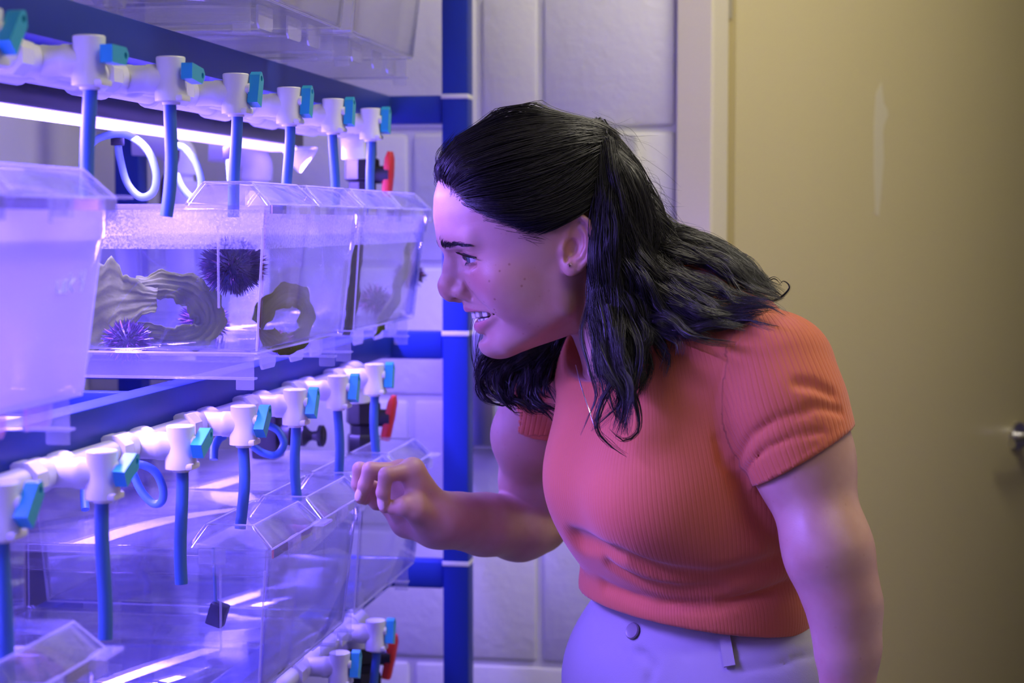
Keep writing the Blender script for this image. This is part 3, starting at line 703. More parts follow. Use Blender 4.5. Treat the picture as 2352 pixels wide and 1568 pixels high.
# head frame: F forward, S to her left (towards the camera), U up
HT, HP = math.radians(9), math.radians(13)
HF = np.array([-math.cos(HT) * math.cos(HP), -math.sin(HT) * math.cos(HP), -math.sin(HP)])
HS = np.array([math.sin(HT), -math.cos(HT), 0.0]); HU = np.cross(HF, HS)
HR = np.array([HF, HS, HU])
HO = WF(1298, 585, 1.77 - .07 * math.cos(HT)) - .07 * HS
def H2W(q): return np.asarray(q, float) @ HR + HO
def W2H(P): return (P - HO.astype(P.dtype)) @ HR.T.astype(P.dtype)
def smooth_tab(u, v, sg=.0028):
    x = np.linspace(-.10, .14, 961); y = np.interp(x, u, v); k = np.exp(-.5 * (np.arange(-60, 61) * .00025 / sg) ** 2); k /= k.sum()
    return x, np.convolve(np.pad(y, 60, mode='edge'), k, 'valid')
TF = smooth_tab([-.0885, -.082, -.073, -.063, -.053, -.045, -.035, -.025, -.015, 0, .012, .0225, .031, .042, .061, .0815, .0985, .110, .118, .124, .129],
                [.068, .0835, .0878, .0852, .0852, .0856, .0900, .0945, .0945, .0950, .0950, .0955, .1010, .1060, .1056, .1008, .0912, .080, .064, .045, .010])
TB = smooth_tab([-.09, -.06, -.03, 0, .03, .06, .09, .11, .12, .129], [.004, .012, .050, .074, .081, .080, .070, .054, .040, .010], .005)
TW = smooth_tab([-.0885, -.082, -.075, -.06, -.04, -.02, 0, .03, .06, .09, .11, .12, .129], [.020, .029, .0365, .048, .0560, .0620, .0665, .0712, .0735, .067, .055, .040, .010], .005)
EYE = np.array([.0768, .0322, .0172]); EYR = 0.0120
def mouth_u(s): return -.0425 + .0008 * (s / .028) ** 2
def lip_pts(mid, cor, n=7, pw=2.0, side=1):
    out = []
    for i in range(n):
        x = i / (n - 1); s = .0285 * x
        out.append((mid[0] + (cor[0] - mid[0]) * x ** pw, s, mid[1] + (cor[1] - mid[1]) * x ** 1.8))
    return out
UL = lip_pts((.0940, -.0335), (.0712, -.0395)); ULr = [.0042, .0043, .0040, .0036, .0031, .0026, .0018]
LL = lip_pts((.0868, -.0537), (.0706, -.0432)); LLr = [.0056, .0055, .0052, .0046, .0039, .0030, .0018]
E1 = np.array([-.36, 0.04, .93]); E1 /= np.linalg.norm(E1)
E3 = np.array([.38, .925, .10]); E3 -= E1 * (E1 @ E3); E3 /= np.linalg.norm(E3)
E2 = np.cross(E3, E1)          # backwards
if E2[0] > 0: E2 = -E2
EC = np.array([-.0125, .0755, .0070])
def ept(a, ra, rb, h):   # ellipse point on the ear (a = degrees from top, positive backwards)
    a = math.radians(a); return EC + E1 * ra * math.cos(a) + E2 * rb * math.sin(a) + E3 * h
def head_sdf(q):
    """q in head coordinates"""
    q = q.copy(); q[:, 1] = np.abs(q[:, 1]); f, s, u = q[:, 0], q[:, 1], q[:, 2]
    Fu = np.interp(u, *TF).astype(q.dtype); Bu = np.interp(u, *TB).astype(q.dtype); Wu = np.interp(u, *TW).astype(q.dtype)
    A = np.where(f > 0, f / Fu, f / Bu); rho = np.sqrt(A * A + (s / Wu) ** 2.15 + 1e-9)
    rad = np.sqrt(f * f + s * s); d = rad - rad / rho
    d = d * 0.85
    d = smax(d, -.0885 + (.078 - f) * .10 - u, .010)
    d = np.where(u > .127, np.maximum(d, u - .127), d)
    d = smin(d, ell(q, (.008, 0, .042), (.0895, .0735, .083)), .02)
    d = smin(d, chain(q, [(.002, .0535, -.016), (.010, .0500, -.050), (.066, .020, -.073)], [.0105, .0115, .0125]), .014)      # jaw
    d = smin(d, ell(q, (.0735, 0, -.0735), (.0165, .017, .0145)), .012)                    # chin
    d = smin(d, ell(q, (.0595, .0385, -.0100), (.0240, .0215, .0200)), .020)               # raised cheek
    d = smin(d, ell(q, (.040, .0440, -.030), (.034, .0150, .026)), .020)                   # lower cheek
    d = smin(d, cap(q, (.0955, .012, .0335), (.0800, .042, .0335), .0070, .0058), .014)      # brow ridge
    d = ssub(d, ell(q, (.1005, .0300, .0165), (.0120, .0160, .0085)), .010)                 # socket
    d = ssub(d, ell(q, (.1010, .0150, .0150), (.0060, .0045, .0085)), .009)                 # inner corner
    # nose
    nose = chain(q, [(.0920, 0, .0240), (.0995, 0, .0090), (.1072, 0, -.0070), (.1078, 0, -.0120)], [.0072, .0084, .0100, .0096], .006)
    nose = smin(nose, ell(q, (.0965, .0112, -.0150), (.0100, .0058, .0072)), .006)
    nose = smin(nose, cap(q, (.096, 0, -.0230), (.108, 0, -.0180), .0042, .0048), .004)
    d = smin(d, nose, .012)
    d = ssub(d, ell(q, (.1015, .0068, -.0235), (.0058, .0026, .0042)), .003)
    d = ssub(d, chain(q, [(.0935, .0195, -.0075), (.0905, .0195, -.0165), (.0900, .0180, -.0225)], [.0012] * 3), .004)   # alar crease
    d = ssub(d, chain(q, [(.0935, .0205, -.0170), (.0885, .0275, -.0280), (.0805, .0350, -.0400), (.0735, .0375, -.0490)], [.0010, .0016, .0018, .0008]), .008)  # smile fold
    d = ssub(d, cap(q, (.0965, 0, -.0255), (.0990, 0, -.0305), .0016), .004)                # philtrum
    # mouth
    d = ssub(d, ell(q, (.0870, 0, -.0640), (.004, .017, .0028)), .006)                      # under the lip
    d = smin(d, chain(q, UL, ULr), .005)
    d = smin(d, chain(q, LL, LLr), .006)
    um = np.abs(u - mouth_u(s)) / .0056; sm_ = s / .0278
    rm = np.sqrt(um * um + sm_ ** 2.8 + 1e-9); slot = np.maximum((rm - 1) * .0056, .045 - f)
    d = ssub(d, slot, .0015)
    d = ssub(d, sph(q, (.0710, .0300, -.0415), .0016), .005)
    # eye lids
    lid = sph(q, EYE, EYR + .0013)
    d = smin(d, lid, .0035)
    w = s - EYE[1]
    qs = q.copy(); qs[:, 2] -= -.09 * w - 7.0 * w * w
    d = ssub(d, ell(qs, (.0900, EYE[1] + .001, .0168), (.0170, .0142, .0046)), .0010)
    d = ssub(d, chain(q, [(.0930, .0205, .0225), (.0905, .0300, .0252), (.0835, .0430, .0215)], [.0003, .0003, .0003]), .002)   # lid crease
    d = ssub(d, chain(q, [(.0925, .0210, .0085), (.0895, .0320, .0052), (.0820, .0430, .0085)], [.0002, .0003, .0002]), .006)    # under-eye
    # ear
    R = np.array([E1, E2, E3])
    ear = ell(q, EC, (.0275, .0170, .0052), R)
    ear = smin(ear, ell(q, EC - E1 * .0215 - E2 * .003 + E3 * .001, (.0088, .0072, .0042), R), .006)
    ear = ssub(ear, ell(q, EC + E3 * .0070 + E1 * .003 + E2 * .0015, (.0195, .0120, .0058), R), .004)
    hp = [ept(a, ra, rb, hh) for a, ra, rb, hh in ((-95, .02, .0110, .000), (-60, .0235, .0125, .0025), (-25, .0268, .0140, .0035), (0, .0272, .015, .0038), (30, .0270, .0155, .0040), (60, .0265, .0158, .0040), (90, .0260, .0155, .0036), (120, .0258, .0145, .0030), (148, .0255, .0125, .002))]
    ear = smin(ear, chain(q, hp, [.0022, .0026, .0030, .0031, .0030, .0029, .0027, .0025, .0024]), .0025)
    ah = [ept(a, ra, rb, hh) for a, ra, rb, hh in ((15, .0165, .0085, .0015), (50, .0165, .0100, .0030), (90, .0165, .0100, .0032), (130, .0165, .0092, .0028), (165, .0150, .008, .0022))]
    ear = smin(ear, chain(q, ah, [.0018, .0022, .0024, .0023, .0020]), .003)
    ear = smin(ear, ell(q, EC - E1 * .0050 - E2 * .0125 + E3 * .0010, (.0070, .0038, .0048), R), .003)     # tragus
    ear = ssub(ear, ell(q, EC - E1 * .0035 - E2 * .0042 + E3 * .004, (.0098, .0062, .0095), R), .002)
    ear = ssub(ear, ell(q, EC - E1 * .0135 - E2 * .0075 + E3 * .004, (.0045, .0026, .0055), R), .002)
    d = smin(d, ear, .004)
    return d
NECK0 = H2W((-.034, 0, -.015)); NECK1 = WF(1440, 765, 1.790); NECK2 = WF(1530, 870, 1.80)
def headneck(P):
    q = W2H(P); d = head_sdf(q)
    nk = chain(P, [NECK0, NECK1, NECK2], [.047, .047, .070], .02)
    nk = smin(nk, cap(P, H2W((-.028, .040, -.03)), WF(1372, 850, 1.735), .010, .010), .025)   # neck muscle
    d = smin(d, nk, .010)
    ch = ell(P, WF(1500, 930, 1.80), (.075, .08, .06))                                       # upper chest inside the top
    return smin(d, ch, .03)
# --- arms
HWR = WF(1008, 1190, 1.895)
fing = {
    'index': ([(947, 1080, 1.868), (887, 1090, 1.842), (880, 1130, 1.846), (884, 1164, 1.852)], [.0095, .0078, .0072, .0066]),
    'middle': ([(922, 1082, 1.892), (850, 1078, 1.872), (839, 1113, 1.876), (829, 1143, 1.882)], [.0098, .0080, .0075, .0068]),
    'ring': ([(905, 1094, 1.915), (826, 1077, 1.900), (822, 1112, 1.902), (838, 1146, 1.906)], [.0095, .0076, .0070, .0064]),
    'little': ([(893, 1128, 1.935), (848, 1112, 1.925), (848, 1142, 1.926), (862, 1160, 1.926)], [.0090, .0068, .0062, .0054]),
    'thumb': ([(985, 1190, 1.880), (952, 1168, 1.858), (926, 1163, 1.850), (902, 1165, 1.853)], [.0150, .0116, .0094, .0082])}
FW = {k: ([WF(*p) for p in v[0]], v[1]) for k, v in fing.items()}
ELB = WF(1240, 1200, 2.03); RSH = WF(1275, 850, 1.91)
def rarm(P):
    d = chain(P, [RSH, WF(1218, 1000, 1.965), WF(1228, 1110, 2.01), ELB], [.050, .0395, .0365, .0330], .02)
    fa = chain(P, [ELB, WF(1192, 1208, 2.005), WF(1110, 1204, 1.955), WF(1045, 1194, 1.918), HWR], [.0325, .0335, .0285, .0235, .0215], .03)
    d = smin(d, fa, .005)
    palm = cap(P, HWR, FW['index'][0][0], .0195, .0125)
    for k, r in (('middle', .0130), ('ring', .0130), ('little', .0125)):
        palm = smin(palm, cap(P, HWR + np.array([-.004, .008, -.006]), FW[k][0][0], .018, r), .016)
    palm = smin(palm, chain(P, [WF(990, 1212, 1.91), WF(935, 1196, 1.918), WF(893, 1150, 1.932)], [.017, .0165, .0135], .01), .014)   # outer edge
    palm = smin(palm, ell(P, WF(972, 1186, 1.878), (.025, .016, .015), axes(WF(952, 1168, 1.858) - WF(990, 1195, 1.88))), .012)          # thumb base
    palm = smin(palm, cap(P, WF(915, 1098, 1.895), WF(915, 1168, 1.900), .012), .010)
    d = smin(d, palm, .016)
    hand = None
    for k, (pts, rs) in FW.items():
        e = chain(P, pts, rs, .003)
        hand = e if hand is None else np.minimum(hand, e)
    # webs only near the knuckles
    d = smin(d, hand, .006)
    d = smin(d, cap(P, FW['index'][0][0], FW['thumb'][0][1], .006, .007), .016)
    for k, off in (('index', (-.55, -.80, .1)), ('middle', (-.55, -.80, .1))):
        o = np.array(off); o /= np.linalg.norm(o); a, b = FW[k][0][2], FW[k][0][3]; r = FW[k][1][3]
        d = smin(d, ell(P, b + (a - b) * .22 + o * (r - .0004), (.0070, .0050, .0014), axes(b - a, np.cross(b - a, o))), .0012)
    return d
LSH = WF(1785, 850, 1.675); LEL = WF(1938, 1385, 1.60)
def larm(P):
    d = chain(P, [LSH, WF(1842, 1050, 1.640), WF(1904, 1270, 1.605), LEL], [.050, .0420, .0345, .0300], .03)
    d = smin(d, chain(P, [LEL, WF(1947, 1480, 1.60), WF(1946, 1700, 1.60), WF(1925, 1940, 1.585)], [.0300, .0262, .024, .0205], .02), .02)
    d = smin(d, sph(P, WF(1982, 1390, 1.615), .012), .02)
    h0 = WF(1925, 1940, 1.585)
    for k in range(4):
        x = -.012 + .0; b = h0 + np.array([-.004, -.027 + .018 * k, -.085]); d = smin(d, cap(P, h0 + np.array([0, -.02 + .013 * k, -.01]), b, .016, .0105), .012)
        d = smin(d, chain(P, [b, b + np.array([-.006, 0, -.035]), b + np.array([-.016, 0, -.062])], [.0092, .0084, .007]), .004)
    d = smin(d, chain(P, [h0 + np.array([-.012, -.022, -.02]), h0 + np.array([-.03, -.040, -.06]), h0 + np.array([-.04, -.042, -.10])], [.015, .010, .0075]), .008)
    return d
import time as _t
_t0 = _t.time()
def bounds(pts, pad):
    pts = np.asarray(pts); return pts.min(0) - pad, pts.max(0) + pad
geos = []
hb = H2W(np.array([[f, s, u] for f in (-.105, .125) for s in (-.09, .09) for u in (-.10, .13)]))
lo = np.minimum(hb.min(0), WF(1300, 1000, 1.68)) - .004; hi = np.maximum(hb.max(0), WF(1720, 1000, 1.88)); hi[1] = max(hi[1], 1.885)
hv, hf = surface(headneck, lo, hi, 0.00125, margin=2.2)
rp = np.concatenate([np.array(v[0]) for v in FW.values()] + [[RSH, ELB, HWR]])
rv, rf = surface(rarm, *bounds(rp, .06), 0.0014)
lv_, lf = surface(larm, *bounds([LSH, LEL, WF(1925, 1940, 1.585) - [0, 0, .19], WF(1925, 1940, 1.585)], .06), 0.0026)
M_skin = mat('skin', (0.66, 0.40, 0.29), 0.42, sub=0.12)
def skin_nodes(m):
    nt = m.node_tree; N = nt.nodes.new; L = nt.links.new; b = nt.nodes['Principled BSDF']
    b.inputs['Subsurface Radius'].default_value = (0.012, 0.005, 0.003); b.inputs['Subsurface Scale'].default_value = 0.6
    b.inputs['Specular IOR Level'].default_value = 0.42
    tc = N('ShaderNodeTexCoord')
    def noise(scale, detail=3):
        n = N('ShaderNodeTexNoise'); n.inputs['Scale'].default_value = scale; n.inputs['Detail'].default_value = detail
        L(tc.outputs['Object'], n.inputs['Vector']); return n
    def mixc(a, bcol, fac):
        x = N('ShaderNodeMix'); x.data_type = 'RGBA'
        if isinstance(a, tuple): x.inputs['A'].default_value = (*a, 1)
        else: L(a, x.inputs['A'])
        x.inputs['B'].default_value = (*bcol, 1); L(fac, x.inputs['Factor']); return x.outputs['Result']
    def ramp(src, a, b_):
        r = N('ShaderNodeMapRange'); r.inputs['From Min'].default_value = a; r.inputs['From Max'].default_value = b_; L(src, r.inputs['Value']); return r.outputs[0]
    def at(name):
        a = N('ShaderNodeAttribute'); a.attribute_name = name; return a.outputs['Fac']
    def mul(a, b_):
        x = N('ShaderNodeMath'); x.operation = 'MULTIPLY'; L(a, x.inputs[0])
        if isinstance(b_, float): x.inputs[1].default_value = b_
        else: L(b_, x.inputs[1])
        return x.outputs[0]
    c = mixc((0.56, 0.335, 0.245), (0.50, 0.275, 0.195), ramp(noise(22).outputs['Fac'], .4, .65))
    c = mixc(c, (0.52, 0.20, 0.145), mul(at('flush'), 0.8))
    v = N('ShaderNodeTexVoronoi'); v.inputs['Scale'].default_value = 125; v.inputs['Randomness'].default_value = 1.0; L(tc.outputs['Object'], v.inputs['Vector'])
    dot = ramp(v.outputs['Distance'], .20, .10); pick = ramp(noise(60, 1).outputs['Fac'], .50, .60)
    c = mixc(c, (0.34, 0.15, 0.09), mul(mul(mul(dot, pick), at('freckle')), 0.85))
    c = mixc(c, (0.50, 0.15, 0.16), mul(at('lip'), 0.85))
    c = mixc(c, (0.86, 0.62, 0.56), mul(at('nail'), 0.9))
    c = mixc(c, (0.42, 0.14, 0.12), at('cavity'))
    c = mixc(c, (0.06, 0.04, 0.04), mul(at('scalp'), 0.9))
    L(c, b.inputs['Base Color'])
    bp = N('ShaderNodeBump'); bp.inputs['Strength'].default_value = 0.12; bp.inputs['Distance'].default_value = 0.0006
    L(noise(700, 2).outputs['Fac'], bp.inputs['Height']); L(bp.outputs['Normal'], b.inputs['Normal'])
skin_nodes(M_skin)
nV = len(hv); mV = len(rv)
BV = np.concatenate([hv, rv, lv_]); BF = np.concatenate([hf, rf + nV, lf + nV + mV])
body = pk('body', (BV, BF), M_skin, sharp=0)
q = W2H(hv); qa = q.copy(); qa[:, 1] = np.abs(qa[:, 1])
def zpad(x, a=0): return np.concatenate([x, np.zeros(len(BV) - nV)]) if a == 0 else x
sm = lambda x, a, b: np.clip((x - a) / (b - a), 0, 1) ** 2 * (3 - 2 * np.clip((x - a) / (b - a), 0, 1))
dl = np.minimum(chain(qa, UL, [r + .0003 for r in ULr]), chain(qa, LL, [r + .0003 for r in LLr]))
lipm = sm(-dl, -.0009, .0006) * (qa[:, 0] > .068) * (qa[:, 1] < .0275)
upline = np.interp(qa[:, 1], [0, .004, .028], [-.0306, -.0298, -.0385]); lipm *= sm(upline - qa[:, 2], -.0008, .0008)
attr(body, 'lip', zpad(lipm))
cav = (qa[:, 1] < .026) * (qa[:, 0] < .0845 - .0145 * (qa[:, 1] / .028) ** 2) * (qa[:, 0] > .03) * (np.abs(qa[:, 2] - mouth_u(qa[:, 1])) < .0085)
attr(body, 'cavity', zpad(cav.astype(float)))
fl = np.exp(-(((qa - [.070, .043, -.006]) / [.04, .022, .018]) ** 2).sum(1)) + .9 * np.exp(-(((qa - [-.014, .085, .014]) / [.03, .02, .028]) ** 2).sum(1)) + .5 * np.exp(-(((qa - [.118, 0, -.01]) / .012) ** 2).sum(1))
attr(body, 'flush', zpad(np.clip(fl, 0, 1)))
attr(body, 'freckle', np.concatenate([np.clip(np.exp(-(((qa - [.065, .045, -.012]) / [.06, .04, .05]) ** 2).sum(1)) * 1.2, 0.1, 1), np.full(len(rv), .15), np.full(len(lv_), .25)]))
nm = np.zeros(len(rv))
for k in ('index', 'middle'):
    o = np.array((-.55, -.80, .1)); o /= np.linalg.norm(o); a, b = FW[k][0][2], FW[k][0][3]; r = FW[k][1][3]
    nm = np.maximum(nm, sm(-ell(rv, b + (a - b) * .22 + o * (r + .0004), (.0072, .0052, .0030), axes(b - a, np.cross(b - a, o))), -.0004, .0006))
attr(body, 'nail', np.concatenate([np.zeros(nV), nm, np.zeros(len(lv_))]))
# scalp = where the hair grows
hl_f = np.interp(qa[:, 2], [-.06, -.02, .02, .035, .054, .07, .085, .100, .12], [-.03, -.02, .005, .025, .060, .076, .084, .086, .09])
back = sm(hl_f - qa[:, 0], -.002, .010) * sm(qa[:, 2], -.03, .005) * sm(ell(qa, EC, (.034, .024, .02), np.array([E1, E2, E3])), -.004, .006)
attr(body, 'scalp', zpad(np.clip(back, 0, 1)))
# eyes, teeth, earring, necklace
M_eye = bpy.data.materials.new('eye'); M_eye.use_nodes = True
def eye_nodes(m):
    nt = m.node_tree; N = nt.nodes.new; L = nt.links.new; b = nt.nodes['Principled BSDF']; b.inputs['Roughness'].default_value = 0.06
    a = N('ShaderNodeAttribute'); a.attribute_name = 'gaze'
    r = N('ShaderNodeValToRGB'); r.color_ramp.interpolation = 'LINEAR'; e = r.color_ramp.elements
    e[0].position = 0.0; e[0].color = (0.005, 0.005, 0.005, 1); e[1].position = 1; e[1].color = (0.60, 0.52, 0.50, 1)
    for p, c in ((0.16, (0.006, 0.006, 0.006, 1)), (0.19, (0.07, 0.10, 0.09, 1)), (0.40, (0.10, 0.14, 0.13, 1)), (0.46, (0.02, 0.03, 0.03, 1)), (0.50, (0.62, 0.58, 0.58, 1))):
        x = e.new(p); x.color = c
    L(a.outputs['Fac'], r.inputs[0]); L(r.outputs[0], b.inputs['Base Color'])
eye_nodes(M_eye)
for sgn in (1, -1):
    c = np.array([EYE[0], EYE[1] * sgn, EYE[2]])
    prof = [(max(EYR * math.cos(a), 1e-5), EYR * math.sin(a)) for a in np.linspace(-math.pi / 2, math.pi / 2, 25)]
    v, f_ = lathe(prof, 32); v = np.asarray(v)
    gz = np.array([1.0, .16, -.05]); gz /= np.linalg.norm(gz)
    ang = np.arccos(np.clip(v @ gz / EYR, -1, 1))
    bul = np.exp(-(ang / .42) ** 2) * .0009
    v = v * (1 + bul / EYR)[:, None]
    o = pk('eye', (H2W(v + c), f_), M_eye); attr(o, 'gaze', ang / 1.1)
M_teeth = mat('teeth', (0.86, 0.82, 0.76), 0.22, sub=0.05)
def tooth(s, w, h, zc, f0, up):
    yaw = math.asin(max(-1, min(1, s / .030)))
    v, f_ = box(-.0032, .0032, -w / 2, w / 2, -h / 2, h / 2, 0.0012, 3); v = np.asarray(v)
    k = 1 - .12 * (v[:, 2] / h * (1 if up else -1) + .5); v[:, 1] *= k
    c, sn = math.cos(yaw), math.sin(yaw); x = v[:, 0] * c - v[:, 1] * sn; y = v[:, 0] * sn + v[:, 1] * c
    v = np.stack([x + f0, y + s, v[:, 2] + zc], 1); return H2W(v), f_
def arch(s, fm): return fm - .0182 * (abs(s) / .0255) ** 2.2
sp = 0.0
for sgn in (1, -1):
    s = 0.0
    for w, h in ((.0083, .0100), (.0066, .0090), (.0072, .0098), (.0066, .0080), (.0064, .0072), (.006, .0066)):
        c = s + w / 2; s += w
        if c > .0262: break
        pk('upper_tooth', tooth(c * sgn, w * .97, h, -.0348 - h / 2 + .0004 * (c / .01), arch(c, .0885), True), M_teeth)
    s = 0.0
    for w, h in ((.0054, .0080), (.0058, .0080), (.0066, .0084), (.0066, .0074), (.0064, .0066)):
        c = s + w / 2; s += w
        if c > .024: break
        pk('lower_tooth', tooth(c * sgn, w * .97, h, -.0455 - h / 2, arch(c, .0835), False), M_teeth)
M_gum = mat('tongue', (0.40, 0.12, 0.12), 0.35)
pk('tongue', (lambda g: (H2W(np.asarray(g[0])), g[1]))(lathe([(0.0001, -.006), (.014, -.004), (.018, 0), (.014, .003), (0.0001, .005)], 20, c=(.058, 0, -.050))), M_gum)
M_silver = mat('silver', (0.85, 0.84, 0.83), 0.15, 1.0)
st = EC - E1 * .0200 - E2 * .0030 + E3 * .0062
v, f_ = lathe([(.0026, -.002), (.0027, 0), (.0012, .0018), (.0001, .0026)], 4); v = np.asarray(v) @ np.array([E1, E2, E3]) + st
pk('ear_stud', (H2W(v), f_), M_silver, smooth=False)
chain_px = [(1322, 838, 1.690), (1336, 890, 1.660), (1352, 938, 1.645), (1368, 982, 1.638)]
nk = pk('necklace_chain', tube(spline([WF(*p) for p in chain_px] + [WF(1376, 960, 1.636), WF(1400, 900, 1.65)], 6), 0.0005, 6), M_silver)
# ---------------------------------------------------------------- the woman: clothes
TA = math.radians(40)
PC = WF(1615, 1480, 1.815); NC = WF(1530, 830, 1.80)
TT = (NC - PC) / np.linalg.norm(NC - PC)
A0 = np.array([-math.cos(TA), -math.sin(TA), 0]); TAx = A0 - TT * (A0 @ TT); TAx /= np.linalg.norm(TAx); TB_ = np.cross(TT, TAx)   # her left
TR = np.array([TAx, TB_, TT])
ARM_AX = (WF(1912, 1270, 1.605) - WF(1842, 1050, 1.640)); ARM_AX /= np.linalg.norm(ARM_AX)
HEM_L = WF(1838, 1052, 1.640); HAX = np.array([.515, -.10, -.857]); HAX /= np.linalg.norm(HAX)
RAX = WF(1226, 1060, 1.985) - RSH; RAX /= np.linalg.norm(RAX); HEM_R = WF(1200, 935, 1.945)
HEMZ = WF(1600, 1393, 1.80)[2]
def torso_base(P):
    C1 = WF(1575, 1025, 1.785)
    d = ell(P, C1, (.112, .148, .205), TR)
    d = smin(d, chain(P, [LSH + np.array([-.012, .02, 0]), WF(1665, 845, 1.765), WF(1545, 865, 1.83), RSH], [.050, .056, .056, .050], .03), .035)
    d = smin(d, ell(P, WF(1655, 920, 1.83), (.095, .105, .085)), .03)                               # upper back
    d = smin(d, ell(P, WF(1372, 1105, 1.775), (.052, .056, .060)), .045)                         # far bust
    d = smin(d, ell(P, WF(1520, 1150, 1.690), (.068, .060, .064)), .05)                         # near bust
    d = smin(d, ell(P, WF(1600, 1180, 1.79), (.113, .140, .09), TR), .04)
    belly = ell(P, WF(1602, 1350, 1.80), (.108, .136, .105), TR)
    d = smin(d, belly, .008)
    return d
def sleeve_l(P): return chain(P, [LSH, WF(1810, 950, 1.655), WF(1842, 1050, 1.640), WF(1876, 1160, 1.622)], [.0550, .0530, .0490, .0470], .02)
def sleeve_r(P): return chain(P, [RSH, WF(1222, 1000, 1.965), WF(1228, 1100, 2.0)], [.054, .0465, .045], .02)
def shirt_base(P):
    d = torso_base(P)
    sl = smax(sleeve_l(P), (P - HEM_L.astype(P.dtype)) @ HAX.astype(P.dtype), .002)
    d = smin(d, sl, .016)
    sr = smax(sleeve_r(P), (P - HEM_R.astype(P.dtype)) @ RAX.astype(P.dtype), .002)
    d = smin(d, sr, .016)
    return smax(d, HEMZ - P[:, 2] - .10 * (P[:, 0] - .19), .003)
def hit(px, py, fn, y0=1.2, y1=2.3):
    """first point of an implicit surface seen through a photo position"""
    d = WFd(px, py); t = y0; dn = np.linalg.norm(d)
    for _ in range(90):
        p = (d * t + np.array([0, 0, CAM_H]))[None]; v = float(fn(p)[0])
        if v < 2e-4 or t > y1: break
        t += max(v * .7, 2e-4) / dn
    return d * t + np.array([0, 0, CAM_H])
FOLDS = [([(1326, 1240), (1352, 1247), (1430, 1278), (1540, 1318), (1640, 1330), (1740, 1306), (1835, 1262)], .0045, .018),
         ([(1400, 1298), (1480, 1340), (1560, 1356), (1650, 1352)], .0022, .014),
         ([(1450, 1290), (1520, 1322), (1580, 1330)], .0014, .010),
         ([(1390, 1345), (1500, 1385), (1640, 1392), (1800, 1345)], .0014, .014),
         ([(1705, 765), (1662, 840), (1641, 920), (1642, 990), (1662, 1050)], .0004, .0035),
         ([(1648, 1010), (1662, 1060), (1695, 1100), (1715, 1112)], .0022, .009),
         ([(1690, 1060), (1725, 1000), (1790, 960), (1850, 945)], .0006, .010),
         ([(1705, 1090), (1760, 1030), (1830, 1000), (1890, 990)], .0004, .008),
         ([(1912, 905), (1870, 885), (1835, 880)], .0020, .012), ([(1930, 945), (1890, 935), (1860, 935)], .0010, .010),
         ([(1738, 1098), (1790, 1076), (1850, 1040), (1905, 1000), (1938, 970)], .0002, .0022),
         ([(1700, 1110), (1730, 1180), (1790, 1250)], .0010, .02)]
FOLD3 = [([hit(a, b, shirt_base) for a, b in pts], r, k) for pts, r, k in FOLDS]
def shirt(P):
    d = shirt_base(P)
    for pts, r, k in FOLD3: d = ssub(d, chain(P, pts, [r * (1.4 if r > .004 else .5)] + [r * (1.2 if r > .004 else 1)] + [r] * (len(pts) - 3) + [r * .4]), k)
    d = ssub(d, cap(P, HEM_L - ARM_AX * .006, HEM_L + ARM_AX * .09, .0440, .042), .002)
    d = ssub(d, cap(P, HEM_R - RAX * .02, HEM_R + RAX * .06, .0440), .002)
    d = ssub(d, chain(P, [NECK2 + np.array([-.01, 0, .02]), NECK1, NECK0], [.058, .0535, .053]), .006)
    d = ssub(d, ell(P, WF(1385, 790, 1.765), (.052, .075, .038)), .01)
    return d
sv, sf = surface(shirt, WF(1110, 600, 1.75) * [1, 0, 0] + [0, 1.50, HEMZ - .05], WF(2000, 600, 1.60) * [1, 0, 0] + [0, 2.06, WF(1600, 620, 1.8)[2]], 0.0025)
M_shirt = mat('orange rib knit', (0.80, 0.20, 0.075), 0.72)
def shirt_nodes(m):
    nt = m.node_tree; N = nt.nodes.new; L = nt.links.new; b = nt.nodes['Principled BSDF']
    b.inputs['Sheen Weight'].default_value = 0.25; b.inputs['Sheen Roughness'].default_value = 0.5; b.inputs['Specular IOR Level'].default_value = 0.2
    a = N('ShaderNodeAttribute'); a.attribute_name = 'rib'
    def mth(op, x, y=None):
        n = N('ShaderNodeMath'); n.operation = op
        for i, v in enumerate((x, y)):
            if v is None: continue
            if isinstance(v, (int, float)): n.inputs[i].default_value = v
            else: L(v, n.inputs[i])
        return n.outputs[0]
    am = N('ShaderNodeAttribute'); am.attribute_name = 'ribdepth'
    groove = mth('MULTIPLY', mth('POWER', mth('ADD', mth('MULTIPLY', mth('SINE', a.outputs['Fac']), .5), .5), 4.0), am.outputs['Fac'])
    bp = N('ShaderNodeBump'); bp.inputs['Strength'].default_value = 0.6; bp.inputs['Distance'].default_value = 0.0009; bp.invert = True; L(groove, bp.inputs['Height'])
    L(bp.outputs['Normal'], b.inputs['Normal'])
    b.inputs['Base Color'].default_value = (0.60, 0.150, 0.056, 1)
shirt_nodes(M_shirt)
top = pk('ribbed_top', (sv, sf), M_shirt, sharp=0)
top['label'] = 'orange ribbed short sleeved top'
def ang_about(P, c, ax, ref):
    ax = ax / np.linalg.norm(ax); r = ref - ax * (ref @ ax); r /= np.linalg.norm(r); b = np.cross(ax, r); q = P - c
    return np.arctan2(q @ b, q @ r)
tor = ang_about(sv, PC, TT, TAx) * .135 * 2 * math.pi / .0034
slv = ang_about(sv, LSH, ARM_AX, np.array([-.6, -.8, 0])) * .054 * 2 * math.pi / .0052
slr = ang_about(sv, RSH, RAX, np.array([-.6, -.8, 0])) * .05 * 2 * math.pi / .0052
dl_ = torso_base(sv.astype(np.float32)) 
isl = (dl_ > .0035) & (sv[:, 0] > LSH[0] - .08); isr = (dl_ > .0035) & (sv[:, 0] < WF(1300, 900, 1.9)[0]) & (sv[:, 2] > WF(1200, 1000, 1.9)[2])
